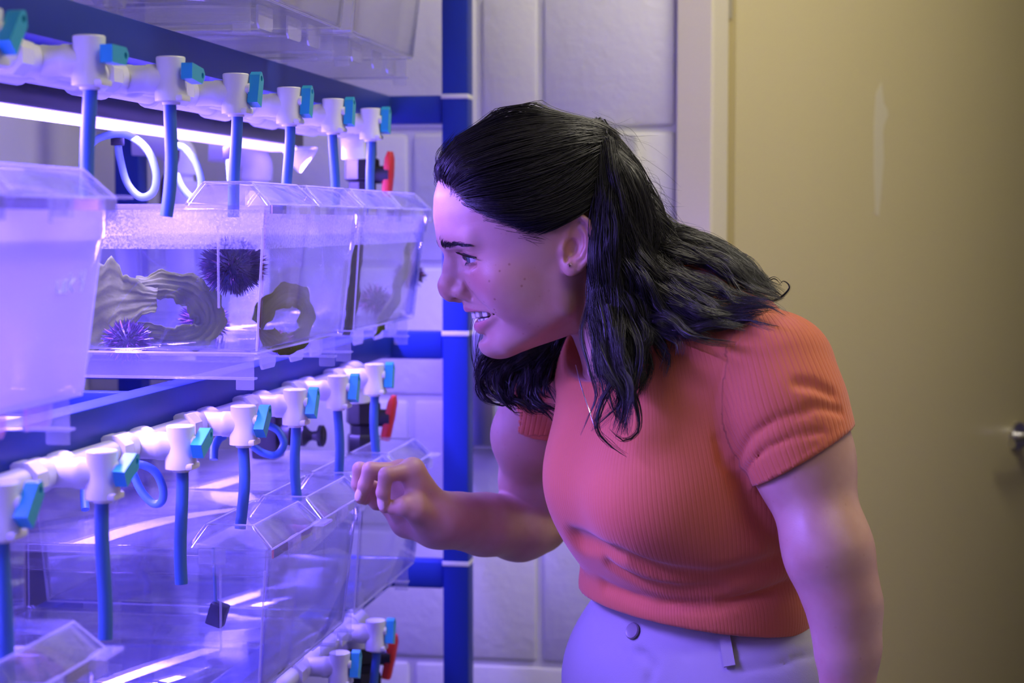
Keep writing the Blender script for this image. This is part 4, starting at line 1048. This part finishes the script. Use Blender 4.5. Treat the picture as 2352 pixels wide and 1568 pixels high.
attr(top, 'ribdepth', np.where(isl | isr, .75, .26))
attr(top, 'rib', np.where(isl, slv, np.where(isr, slr, tor)))
# trousers
M_pants = mat('lavender grey twill', (0.36, 0.34, 0.36), 0.75, bump=(900, 0.25, 0.0008))
HL = PC + TB_ * .082 + np.array([0, 0, -.05]); HRt = PC - TB_ * .082 + np.array([0, 0, -.05])
KL = np.array([HL[0] + .01, HL[1] - .01, .50]); KR = np.array([HRt[0] - .0, HRt[1] + .02, .50])
AL = np.array([HL[0] + .05, HL[1] - .01, .075]); AR = np.array([HRt[0] + .04, HRt[1] + .02, .075])
def pants(P):
    d = ell(P, PC + np.array([.0, 0, -.025]), (.116, .146, .13), TR)
    d = smin(d, ell(P, PC + TAx * -.035 + np.array([0, 0, -.06]), (.110, .146, .11), TR), .05)
    for h, k, a in ((HL, KL, AL), (HRt, KR, AR)):
        d = smin(d, chain(P, [h, (h + k) / 2, k, a], [.090, .080, .064, .058], .03), .03)
    zt = WF(1600, 1372, 1.80)[2]
    d = smax(d, P[:, 2] - zt + .10 * (P[:, 0] - .19), .003)
    d = smax(d, .06 - P[:, 2], .003)
    for pts, r, k in PFOLD: d = ssub(d, chain(P, pts, [r] * len(pts)), k)
    return d
PFOLD = []
PFOLD = [([hit(a, b, pants) for a, b in pts], r, k) for pts, r, k in (
    ([(1372, 1478), (1440, 1494), (1560, 1503), (1680, 1500), (1800, 1482), (1868, 1465)], .0004, .0025),   # waistband seam
    ([(1436, 1494), (1440, 1530), (1442, 1567)], .0005, .004), ([(1470, 1500), (1500, 1530), (1490, 1567)], .0006, .010),
    ([(1690, 1535), (1780, 1530), (1868, 1500)], .0004, .008), ([(1360, 1408), (1364, 1425), (1368, 1440)], .0012, .004))]
pv, pf = surface(pants, PC * [1, 1, 0] + [-.27, -.25, .04], PC * [1, 1, 0] + [.28, .26, WF(1600, 1340, 1.80)[2]], 0.0045)
tr = pk('trousers', (pv, pf), M_pants, sharp=0); tr['label'] = 'lavender grey cotton trousers'
def stick(px, py, fn, out): 
    p = hit(px, py, fn); e = 1e-3; n = np.array([float(fn((p + np.eye(3)[i] * e)[None])[0]) - float(fn((p - np.eye(3)[i] * e)[None])[0]) for i in range(3)]); n /= np.linalg.norm(n)
    return p + n * out, n
bp_, bn = stick(1455, 1449, pants, .0005)
v, f_ = lathe([(.0082, 0), (.0085, .0016), (.0075, .0028), (.0055, .0022), (.0001, .0022)], 24); v = np.asarray(v) @ axes(bn)[[1, 2, 0]] + bp_
pk('trouser_button', (v, f_), mat('horn button', (0.20, 0.17, 0.19), 0.35), tr)
for pts in ([(1662, 1452), (1668, 1480), (1676, 1530)],):
    P_ = np.array([stick(a, b, pants, .0040)[0] for a, b in pts]); P_ = spline(P_, 5); n = stick(1668, 1480, pants, 0)[1]; T_ = np.gradient(P_, axis=0); T_ /= np.linalg.norm(T_, axis=1)[:, None]
    W_ = np.cross(T_, n); rings = [[p + w * .0055 + n * .001, p - w * .0055 + n * .001, p - w * .0055 - n * .0025, p + w * .0055 - n * .0025] for p, w in zip(P_, W_)]
    pk('belt_loop', loft(rings), M_pants, tr, sharp=30)
# shoes
M_shoe = mat('dark shoe', (0.05, 0.05, 0.06), 0.5)
for a in (AL, AR):
    fw = A0 * .9
    def shoe(P, a=a):
        d = chain(P, [a + [0, 0, -.02], a + fw * .07 + [0, 0, -.035], a + fw * .17 + [0, 0, -.045]], [.046, .042, .032], .03)
        return smax(d, -P[:, 2] + .001, .004)
    g = surface(shoe, a + [-.26, -.26, -.08], a + [.12, .12, .06], .006)
    pk('shoe', g, M_shoe, sharp=0)
# ---------------------------------------------------------------- the woman: hair
M_hair = mat('black hair', (0.011, 0.0095, 0.0095), 0.38, spec=0.4)
def mk_fast(name, V, Q, m, parent, smooth=True):
    me = bpy.data.meshes.new(name); V = np.asarray(V, np.float32) - PBASE.astype(np.float32); k = Q.shape[1]
    me.vertices.add(len(V)); me.vertices.foreach_set('co', V.ravel())
    me.loops.add(Q.size); me.loops.foreach_set('vertex_index', Q.astype(np.int32).ravel())
    me.polygons.add(len(Q)); me.polygons.foreach_set('loop_start', np.arange(0, Q.size, k, dtype=np.int32))
    me.update(calc_edges=True)
    me.materials.append(m)
    if smooth: me.polygons.foreach_set('use_smooth', np.ones(len(Q), bool))
    o = bpy.data.objects.new(name, me); COL.objects.link(o); o.parent = parent
    return o
def strand_mesh(P, R, sides=3):
    """P (n, m, 3) strand paths, R (n, m) radii"""
    n, m, _ = P.shape; T = np.gradient(P, axis=1); T /= np.linalg.norm(T, axis=2, keepdims=True) + 1e-9
    ref = np.array([.31, -.62, .72]); A = np.cross(T, ref); A /= np.linalg.norm(A, axis=2, keepdims=True) + 1e-9; B = np.cross(T, A)
    V = np.stack([P + R[..., None] * (math.cos(a) * A + math.sin(a) * B) for a in np.arange(sides) * 2 * math.pi / sides], 2)   # n m s 3
    i = np.arange(n)[:, None, None] * m * sides + np.arange(m - 1)[None, :, None] * sides; j = np.arange(sides)[None, None]; j2 = (j + 1) % sides
    Q = np.stack([i + j, i + j2, i + sides + j2, i + sides + j], -1).reshape(-1, 4)
    return V.reshape(-1, 3), Q
hr_ = np.random.default_rng(11)
def resample(P, m):
    P = spline(P, 12); s = np.r_[0, np.cumsum(np.linalg.norm(np.diff(P, axis=0), axis=1))]; s /= s[-1]; t = np.linspace(0, 1, m)
    return np.stack([np.interp(t, s, P[:, i]) for i in range(3)], 1)
def lock(C, n, r0, r1, r2, wave=.003, wl=.07, thick=.00024, m=34, ragged=.12, frizz=.0012):
    """C: guide points (3-D). returns strand paths, radii"""
    G = resample(C, m); L = np.linalg.norm(np.diff(G, axis=0), axis=1).sum(); T, A, B = frames(G); t = np.linspace(0, 1, m)
    rad = np.interp(t, [0, .45, 1], [r0, r1, r2]); ph = hr_.uniform(0, 6.28, 2); amp = wave * np.clip(t * 2.2 - .15, 0, 1)
    G = G + A * (amp * np.sin(t * L / wl * 6.28 + ph[0]))[:, None] + B * (amp * .8 * np.sin(t * L / wl * 6.28 + ph[1]))[:, None]
    a = np.sqrt(hr_.uniform(0, 1, n)); th = hr_.uniform(0, 6.28, n); dth = hr_.normal(0, .7, n)
    an = th[:, None] + dth[:, None] * t[None] * 1.5
    x = a[:, None] * np.cos(an); y = a[:, None] * np.sin(an)
    P = G[None] + (x * rad)[..., None] * A[None] + (y * rad)[..., None] * B[None]
    f1 = hr_.uniform(3, 7, (n, 1)); p1 = hr_.uniform(0, 6.28, (n, 1)); P = P + (frizz * np.sin(f1 * t[None] * 6.28 * L / .25 + p1) * t[None])[..., None] * A[None]
    ln = 1 - ragged * hr_.uniform(0, 1, n) ** 2       # uneven ends
    tt = t[None] * ln[:, None] * (m - 1); i0 = np.clip(tt.astype(int), 0, m - 2); w = (tt - i0)[..., None]
    k = np.arange(n)[:, None]; P = P[k, i0] * (1 - w) + P[k, i0 + 1] * w
    R = thick * hr_.uniform(.7, 1.3, (n, 1)) * np.interp(t, [0, .7, 1], [1, .95, .25])[None]
    return P, R
def G3(pts): return np.array([WF(*p) for p in pts])
allP = []; core = []
def obstacle(P): return np.minimum(shirt_base(P), chain(P, [NECK0, NECK1, NECK2], [.047, .047, .065]))
def push_out(C, gap=.010):
    C = np.asarray(C, float).copy()
    for _ in range(4):
        d = obstacle(C); e = .002
        g = np.stack([obstacle(C + np.eye(3)[i] * e) - obstacle(C - np.eye(3)[i] * e) for i in range(3)], 1); g /= np.linalg.norm(g, axis=1, keepdims=True) + 1e-9
        C = C + g * np.clip(gap - d, 0, .03)[:, None]
    return C
def add(C, n, r0, r1, r2, solid=0.55, **k):
    P, R = lock(C, n, r0, r1, r2, **k); allP.append((P, R))
    if solid:
        G = resample(C, 20); t = np.linspace(0, 1, 20); core.append(tube(G, np.interp(t, [0, .45, .85, 1], [r0, r1, r2, r2 * .1]) * solid, 8))
# fan of guides down the near side and back
FAN = [
    [(1362, 280, 1.775), (1432, 345, 1.775), (1484, 440, 1.775), (1545, 530, 1.77), (1612, 598, 1.765), (1700, 632, 1.745), (1780, 668, 1.73)],
    [(1375, 300, 1.74), (1438, 395, 1.735), (1502, 510, 1.735), (1568, 605, 1.735), (1650, 660, 1.725), (1740, 690, 1.70), (1800, 712, 1.69)],
    [(1395, 325, 1.72), (1428, 430, 1.70), (1472, 550, 1.70), (1532, 640, 1.70), (1612, 705, 1.685), (1710, 728, 1.66), (1785, 735, 1.65)],
    [(1390, 335, 1.715), (1412, 450, 1.695), (1440, 575, 1.695), (1478, 675, 1.69), (1540, 735, 1.675), (1640, 755, 1.65), (1735, 745, 1.64)],
    [(1385, 345, 1.715), (1396, 470, 1.69), (1412, 590, 1.69), (1432, 690, 1.685), (1462, 765, 1.665), (1475, 830, 1.65), (1450, 905, 1.64)],
    [(1380, 355, 1.715), (1385, 480, 1.69), (1390, 600, 1.688), (1398, 710, 1.68), (1418, 810, 1.655), (1440, 900, 1.64), (1428, 1010, 1.63)],
    [(1376, 370, 1.715), (1378, 490, 1.692), (1370, 610, 1.69), (1358, 720, 1.68), (1366, 820, 1.66), (1400, 905, 1.64), (1396, 985, 1.632)],
]
FAN3 = np.array([resample(G3(g), 9) for g in FAN])
for i in range(150):
    g = hr_.uniform(0, 5.95) if i > 14 else i * 5.9 / 14; k = int(g); w = g - k
    C = FAN3[k] * (1 - w) + FAN3[min(k + 1, 6)] * w
    C = C + hr_.normal(0, .0035, C.shape) * np.linspace(.5, 1.8, 9)[:, None] + np.array([0, hr_.uniform(-.004, .022), 0])
    ln = hr_.uniform(.80, 1.08); C = push_out(resample(C, 25))[:max(8, int(25 * min(1, ln)))]
    add(C, 58, .0062, .0078, .0036, solid=.34, wave=hr_.uniform(.0018, .0048), wl=hr_.uniform(.07, .13), ragged=.28, frizz=.0018)
# hair behind the ear and on the nape, under the fan
for x in range(12):
    u = x / 11
    C = G3([(1372 + 70 * u, 470 - 60 * u, 1.725), (1366 + 100 * u, 580 - 10 * u, 1.725), (1362 + 130 * u, 690 + 20 * u, 1.73), (1380 + 150 * u, 770 + 10 * u, 1.72)])
    add(C, 80, .010, .012, .006, solid=.55, wave=.002, m=26)
# loose front strands and curls
for C, n, r in (([(1372, 560, 1.69), (1352, 690, 1.685), (1336, 770, 1.672), (1352, 840, 1.655), (1372, 905, 1.645), (1350, 960, 1.642), (1334, 1000, 1.64)], 12, .0022),
                ([(1395, 700, 1.67), (1425, 830, 1.65), (1462, 930, 1.64), (1466, 990, 1.635), (1432, 1012, 1.632), (1400, 985, 1.632)], 22, .004),
                ([(1400, 720, 1.67), (1412, 850, 1.645), (1380, 930, 1.638), (1372, 985, 1.635), (1400, 1022, 1.632), (1440, 1050, 1.63)], 26, .004),
                ([(1440, 720, 1.675), (1470, 800, 1.65), (1460, 880, 1.64), (1420, 940, 1.634), (1440, 985, 1.632)], 24, .004),
                ([(1730, 670, 1.715), (1775, 690, 1.70), (1812, 662, 1.70), (1800, 645, 1.70), (1788, 656, 1.70)], 9, .0016),
                ([(1700, 690, 1.70), (1760, 712, 1.69), (1800, 735, 1.69), (1820, 752, 1.69)], 14, .0022),
                ([(1690, 640, 1.74), (1750, 650, 1.73), (1778, 640, 1.73), (1795, 655, 1.73)], 12, .002),
                ([(1560, 560, 1.75), (1630, 605, 1.745), (1650, 640, 1.74), (1640, 600, 1.74)], 8, .0015)):
    add(G3(C), n, r, r * 1.1, r * .6, solid=.35, wave=.001, ragged=.3, thick=.00028)
# far-side hair falling below the chin
FAR = [
    [(1335, 690, 1.855), (1262, 770, 1.85), (1180, 800, 1.845), (1112, 822, 1.84), (1098, 862, 1.835), (1122, 905, 1.83), (1180, 928, 1.825)],
    [(1335, 705, 1.85), (1268, 785, 1.845), (1196, 830, 1.84), (1150, 865, 1.835), (1150, 905, 1.83), (1185, 938, 1.825), (1222, 958, 1.82)],
    [(1330, 715, 1.845), (1272, 795, 1.84), (1222, 850, 1.835), (1205, 895, 1.825), (1235, 935, 1.82), (1262, 950, 1.815), (1285, 975, 1.81)],
    [(1330, 725, 1.84), (1290, 800, 1.835), (1262, 860, 1.83), (1262, 905, 1.82), (1290, 940, 1.81), (1300, 960, 1.805), (1272, 982, 1.80)],
]
FAR3 = np.array([resample(G3(g), 9) for g in FAR])
for i in range(56):
    g = hr_.uniform(0, 2.97) if i > 6 else i * 2.97 / 6; k = int(g); w = g - k
    C = FAR3[k] * (1 - w) + FAR3[k + 1] * w + hr_.normal(0, .003, (9, 3)) * np.linspace(.5, 1.5, 9)[:, None]
    C = resample(C, 25)[:int(hr_.uniform(16, 25.5))]
    add(C, 34, .0055, .0062, .0026, solid=.5, wave=hr_.uniform(.002, .004), wl=.06, ragged=.3)
for C in ([(1100, 700, 1.84), (1082, 760, 1.84), (1086, 820, 1.84), (1108, 880, 1.835)], [(1110, 700, 1.84), (1092, 770, 1.84), (1100, 830, 1.84), (1125, 890, 1.835)], [(1120, 720, 1.84), (1105, 790, 1.84), (1090, 850, 1.84), (1120, 900, 1.835)], [(1105, 760, 1.84), (1092, 830, 1.84), (1112, 892, 1.835)]):
    add(G3(C), 4, .002, .003, .003, solid=0, wave=.001, thick=.00022)
# swept-back hair on the crown: strands from the hairline to the knot
KNOT = np.array([-.064, .028, .092])
HLINE = [(.0900, 0, .1000), (.0905, .018, .0965), (.0850, .036, .0880), (.0730, .052, .0700), (.0600, .0620, .0560), (.0430, .0690, .0430), (.0240, .0715, .0300), (.0080, .0720, .0330), (-.0080, .0730, .0420), (-.028, .0720, .045)]
HL9 = resample(np.array(HLINE), 60)
HCEN = np.array([.005, 0, .035])
def scalp_only(q):
    q = q.copy(); q[:, 1] = np.abs(q[:, 1]); f, s, u = q[:, 0], q[:, 1], q[:, 2]
    Fu = np.interp(u, *TF); Bu = np.interp(u, *TB); Wu = np.interp(u, *TW); A = np.where(f > 0, f / Fu, f / Bu)
    rho = np.sqrt(A * A + (s / Wu) ** 2.15 + 1e-9); rad = np.sqrt(f * f + s * s); d = (rad - rad / rho) * .9
    d = np.where(u > .127, np.maximum(d, u - .127), d)
    return smin(d, ell(q, (.008, 0, .042), (.0895, .0735, .083)), .02)
def project(Q, off):
    """push points (N,3) radially to the iso-surface scalp = off"""
    D = Q - HCEN; D /= np.linalg.norm(D, axis=1, keepdims=True) + 1e-9; r = np.full(len(Q), .10)
    lo_ = np.full(len(Q), .03); hi_ = np.full(len(Q), .17)
    for _ in range(16):
        r = (lo_ + hi_) / 2; v = scalp_only(HCEN + D * r[:, None]) - off; inn = v < 0; lo_ = np.where(inn, r, lo_); hi_ = np.where(inn, hi_, r)
    return HCEN + D * r[:, None]
def crown(n, sgn, layer, thick=.00030, m=30, jit=.0025):
    a = np.sort(hr_.uniform(0, 1, n)); idx = a * 59; i0 = np.clip(idx.astype(int), 0, 58); w = (idx - i0)[:, None]; R0 = HL9[i0] * (1 - w) + HL9[i0 + 1] * w
    R0 = R0 + hr_.normal(0, jit, R0.shape); t = np.linspace(0, 1, m)
    K = KNOT + np.stack([hr_.normal(0, .006, n), hr_.normal(0, .005, n), hr_.normal(0, .004, n)], 1)
    # side hair rises into the knot from below, front hair lies along the crown
    side = np.clip((a - .35) / .4, 0, 1)
    mid = np.stack([np.full(n, .012) - .03 * side, .028 + .050 * side - .010 * a, .125 - .055 * side], 1)
    c1 = R0 + np.stack([-.050 - .01 * side, .004 + .012 * (1 - side), .030 - .075 * np.clip(a / .35, 0, 1) + .060 * side], 1)
    c2 = K + np.stack([.030 - .035 * side, .004 + .040 * np.clip(a / .4, 0, 1), .030 - .070 * np.clip(a / .4, 0, 1)], 1)
    tb = t[None, :, None]
    P = (1 - tb) ** 3 * R0[:, None] + 3 * tb * (1 - tb) ** 2 * c1[:, None] + 3 * tb ** 2 * (1 - tb) * c2[:, None] + tb ** 3 * K[:, None]
    mx = np.interp(a, [0, .2, .45, .7, 1], [.0225, .021, .013, .009, .007]); 
    prof = np.interp(t, [0, .06, .2, .5, .85, 1], [.0, .45, 1.0, .74, .86, .86])
    off = (mx[:, None] * prof[None] * layer * hr_.uniform(.86, 1.06, (n, 1)) + .0006).ravel()
    clump = .0016 * np.sin(a * 95)[:, None] * np.clip(t * 3, 0, 1)[None]
    Q = project(P.reshape(-1, 3), off + clump.ravel()).reshape(n, m, 3)
    Q[..., 1] *= sgn
    return Q @ HR + HO, thick * hr_.uniform(.7, 1.3, (n, 1)) * np.interp(t, [0, .05, 1], [.5, 1, 1])[None]
for sgn, cnt in ((1, (1500, 900, 500)), (-1, (700, 300, 0))):
    for c_, ly in zip(cnt, (1.0, .8, .5)):
        if c_: allP.append(crown(c_, sgn, ly))
# twist: strands arching over the crown to the knot and the knot itself
def HL(pts): return H2W(np.array(pts))
for k in range(14):
    z = k / 13
    C = HL([(.055 - .03 * z, .004 + .026 * z, .121 - .003 * z), (.018 - .02 * z, .010 + .024 * z, .1285 - .006 * z), (-.030 - .008 * z, .012 + .024 * z, .128 - .010 * z), (-.066 - .004 * z, .014 + .020 * z, .111 - .010 * z), (-.084, .016 + .018 * z, .088 - .008 * z), (-.094, .02 + .016 * z, .055)])
    add(C, 40, .0035, .0052, .0042, solid=.6, wave=.0012, m=30, ragged=.05)
# nape/back cover on both sides so that the back of the head is hair from any side
for k in range(26):
    z = k / 25; y = .066 - .14 * z
    C = HL([(-.060, y * .5, .098), (-.082, y * .95, .060), (-.086, y * 1.05, .015), (-.075, y * 1.05, -.03), (-.070, y * 1.0, -.075), (-.085, y * 1.0, -.115)])
    add(C, 95, .008, .011, .006, solid=.5, wave=.003, m=30)
# the knot: a small coil where the swept hair is fastened
for kk in range(3):
    th_ = np.linspace(0, 2 * math.pi * 1.35, 14) + kk * 2.1; e1_ = np.array([.75, .25, .55]); e1_ /= np.linalg.norm(e1_); n_ = np.array([-.55, .45, .70]); n_ -= e1_ * (n_ @ e1_); n_ /= np.linalg.norm(n_); e2_ = np.cross(n_, e1_)
    rr_ = .011 - .0022 * kk
    add(H2W(np.array([-.067, .036, .090]) + n_ * (.004 + .003 * kk) + np.outer(np.cos(th_), e1_) * rr_ + np.outer(np.sin(th_), e2_) * rr_ + np.outer(np.linspace(0, -.006, 14), n_)), 60, .0042, .0046, .003, solid=.6, wave=.0004, m=30, ragged=.03, frizz=.0004)
# flyaways
fly = []
for i in range(150):
    s0 = hr_.uniform(0, 1)
    C = FAN3[0] if i % 3 else FAN3[1]; j = int(hr_.uniform(0, 6)); p0 = C[j] + hr_.normal(0, .006, 3); d = C[j + 1] - C[j]; d = d / np.linalg.norm(d)
    q = [p0, p0 + d * .02 + hr_.normal(0, .004, 3) + [.003, 0, .004], p0 + d * .045 + hr_.normal(0, .009, 3) + [.006, 0, .006]]
    allP.append(lock(np.array(q), 1, 0, .0002, .0002, wave=.001, thick=.00013, m=34))
for i in range(90):
    a0 = hr_.uniform(0, .35); p = HL9[int(a0 * 59)] + hr_.normal(0, .002, 3); 
    q = project(np.array([p, p + [-.012, 0, .012], p + [-.035, 0, .02]]), np.array([.001, .017 + hr_.uniform(0, .01), .018 + hr_.uniform(0, .014)]))
    allP.append(lock(q @ HR + HO, 1, 0, .0002, .0002, wave=.001, thick=.00013, m=34))
for i in range(130):   # baby hair along the temple hairline
    a0 = hr_.uniform(.12, .72); p = HL9[int(a0 * 59)] + np.array([.004, .0, -.004]) + hr_.normal(0, .003, 3)
    d = np.array([-.75, .0, .35 - a0]) * hr_.uniform(.5, 1.2)
    q = project(np.array([p, p + d * .010 + hr_.normal(0, .001, 3), p + d * .024 + hr_.normal(0, .002, 3)]), np.array([.0003, .0012, .002]))
    allP.append(lock(q @ HR + HO, 1, 0, .0002, .0002, wave=.0006, thick=.00015, m=34))
Vs, Qs, n0 = [], [], 0
for P, R in allP:
    v, q_ = strand_mesh(P, R); Vs.append(v); Qs.append(q_ + n0); n0 += len(v)
hair = mk_fast('hair', np.concatenate(Vs), np.concatenate(Qs), M_hair, woman); hair['kind'] = 'stuff'; hair['label'] = 'long wavy black hair tied half up'
g = join(*core); hc = pk('hair_locks', g, M_hair, sharp=0)
# opaque hair mass under the strands
def hair_mass(P):
    q = W2H(P); qa_ = q.copy(); qa_[:, 1] = np.abs(qa_[:, 1])
    hf_ = np.interp(qa_[:, 2], [-.06, -.02, .02, .033, .045, .056, .07, .085, .098, .12], [-.05, -.03, -.012, .018, .040, .056, .070, .081, .086, .088])
    m_ = np.clip((hf_ - qa_[:, 0]) / .022, 0, 1); m_ = m_ * np.clip((qa_[:, 2] + .035) / .03, 0, 1)
    m_ = m_ * np.clip(ell(qa_, EC, (.036, .026, .03), np.array([E1, E2, E3])) / .006, 0, 1)
    fr_ = np.clip(qa_[:, 0] / .06, 0, 1) * np.clip((qa_[:, 2] - .07) / .03, 0, 1)
    return np.maximum(scalp_only(q) - (m_ * (.0050 + .006 * fr_) - (1 - m_) * .006), -.030 - q[:, 2])
g = surface(hair_mass, hb.min(0) - .02, hb.max(0) + .02, .003)
pk('hair_base', g, M_hair, sharp=0)
# brows and lashes
bs, bq = [], 0
BRW = resample(np.array([(.1010, .0105, .0335), (.0955, .020, .0318), (.0895, .030, .0325), (.0775, .0450, .0290)]), 40)
ST = []
def face_proj(Q, off):
    D = np.stack([np.ones(len(Q)), 0.55 * np.sign(Q[:, 1]), np.zeros(len(Q))], 1); D /= np.linalg.norm(D, axis=1, keepdims=True); t = np.full(len(Q), .012)
    P = Q + D * .014
    for _ in range(24):
        v = head_sdf(P) - off; P = P - D * (np.clip(v, -.002, .004) * .8)[:, None]
    return P
for sgn in (1, -1):
    n = 260; a = hr_.uniform(0, 1, n); b0 = BRW[(a * 39).astype(int)] + np.stack([np.zeros(n), hr_.normal(0, .0005, n), hr_.normal(0, .0014, n) * (1.15 - .6 * a)], 1)
    d = np.stack([-.35 - .4 * a, .55 + .35 * a, .55 - .85 * a], 1); d /= np.linalg.norm(d, axis=1, keepdims=True); L = hr_.uniform(.0045, .0075, n)[:, None]
    pts = np.stack([b0, b0 + d * L * .5, b0 + d * L], 1); pts[..., 1] *= sgn
    Q = face_proj(pts.reshape(-1, 3), np.tile([.0001, .0006, .0009], n)).reshape(n, 3, 3)
    ST.append((Q @ HR + HO, np.tile([.00028, .00025, .00006], (n, 1))))
    n = 46; w = np.linspace(-.0105, .0138, n); uu = .0168 + .0046 * np.sqrt(np.clip(1 - (w / .0150) ** 2, 0, 1)) - .09 * w - 7 * w * w
    rr = EYR + .0013; ff = EYE[0] + np.sqrt(np.clip(rr ** 2 - (uu - EYE[2]) ** 2 - (w * .93) ** 2, .00002, 1)) * .98
    b0 = np.stack([ff, EYE[1] + w, uu], 1); rad = b0 - EYE; rad /= np.linalg.norm(rad, axis=1, keepdims=True); L = (.0052 + .0026 * np.linspace(0, 1, n))[:, None] * hr_.uniform(.8, 1.1, (n, 1))
    pts = np.stack([b0 - rad * .0004, b0 + rad * L * .5 + np.array([.0012, .0008, -.0004]), b0 + rad * L * .85 + np.array([.003, .0016, .0014])], 1); pts[..., 1] *= sgn
    ST.append((pts @ HR + HO, np.tile([.00034, .00026, .00006], (n, 1))))
    pts2 = np.stack([b0 + rad * .0002, b0 + rad * .0006 + [0, .0008, 0], b0 + rad * .0002 + [-.0006, .0016, -.0002]], 1); pts2[..., 1] *= sgn
    ST.append((pts2 @ HR + HO, np.tile([.0005, .0005, .0004], (n, 1))))
    n = 26; w = np.linspace(-.008, .0125, n); ul = .0168 - .0044 * np.sqrt(np.clip(1 - (w / .0150) ** 2, 0, 1)) - .09 * w - 7 * w * w
    ff = EYE[0] + np.sqrt(np.clip(rr ** 2 - (ul - EYE[2]) ** 2 - (w * .93) ** 2, .00002, 1)) * .98; b0 = np.stack([ff, EYE[1] + w, ul], 1); rad = b0 - EYE; rad /= np.linalg.norm(rad, axis=1, keepdims=True)
    pts = np.stack([b0, b0 + rad * .0015 + [0, 0, -.0006], b0 + rad * .0026 + [0, .0004, -.0018]], 1); pts[..., 1] *= sgn
    ST.append((pts @ HR + HO, np.tile([.00018, .00014, .00005], (n, 1))))
for nm_, sl in (('eyebrow', (0, 4)), ('eyelashes', (1, 2, 3, 5, 6, 7))):
    Vs, Qs, n0 = [], [], 0
    for k in sl:
        v, q_ = strand_mesh(np.asarray(ST[k][0]), np.asarray(ST[k][1])); Vs.append(v); Qs.append(q_ + n0); n0 += len(v)
    o = mk_fast(nm_, np.concatenate(Vs), np.concatenate(Qs), M_hair, woman); o['kind'] = 'stuff'
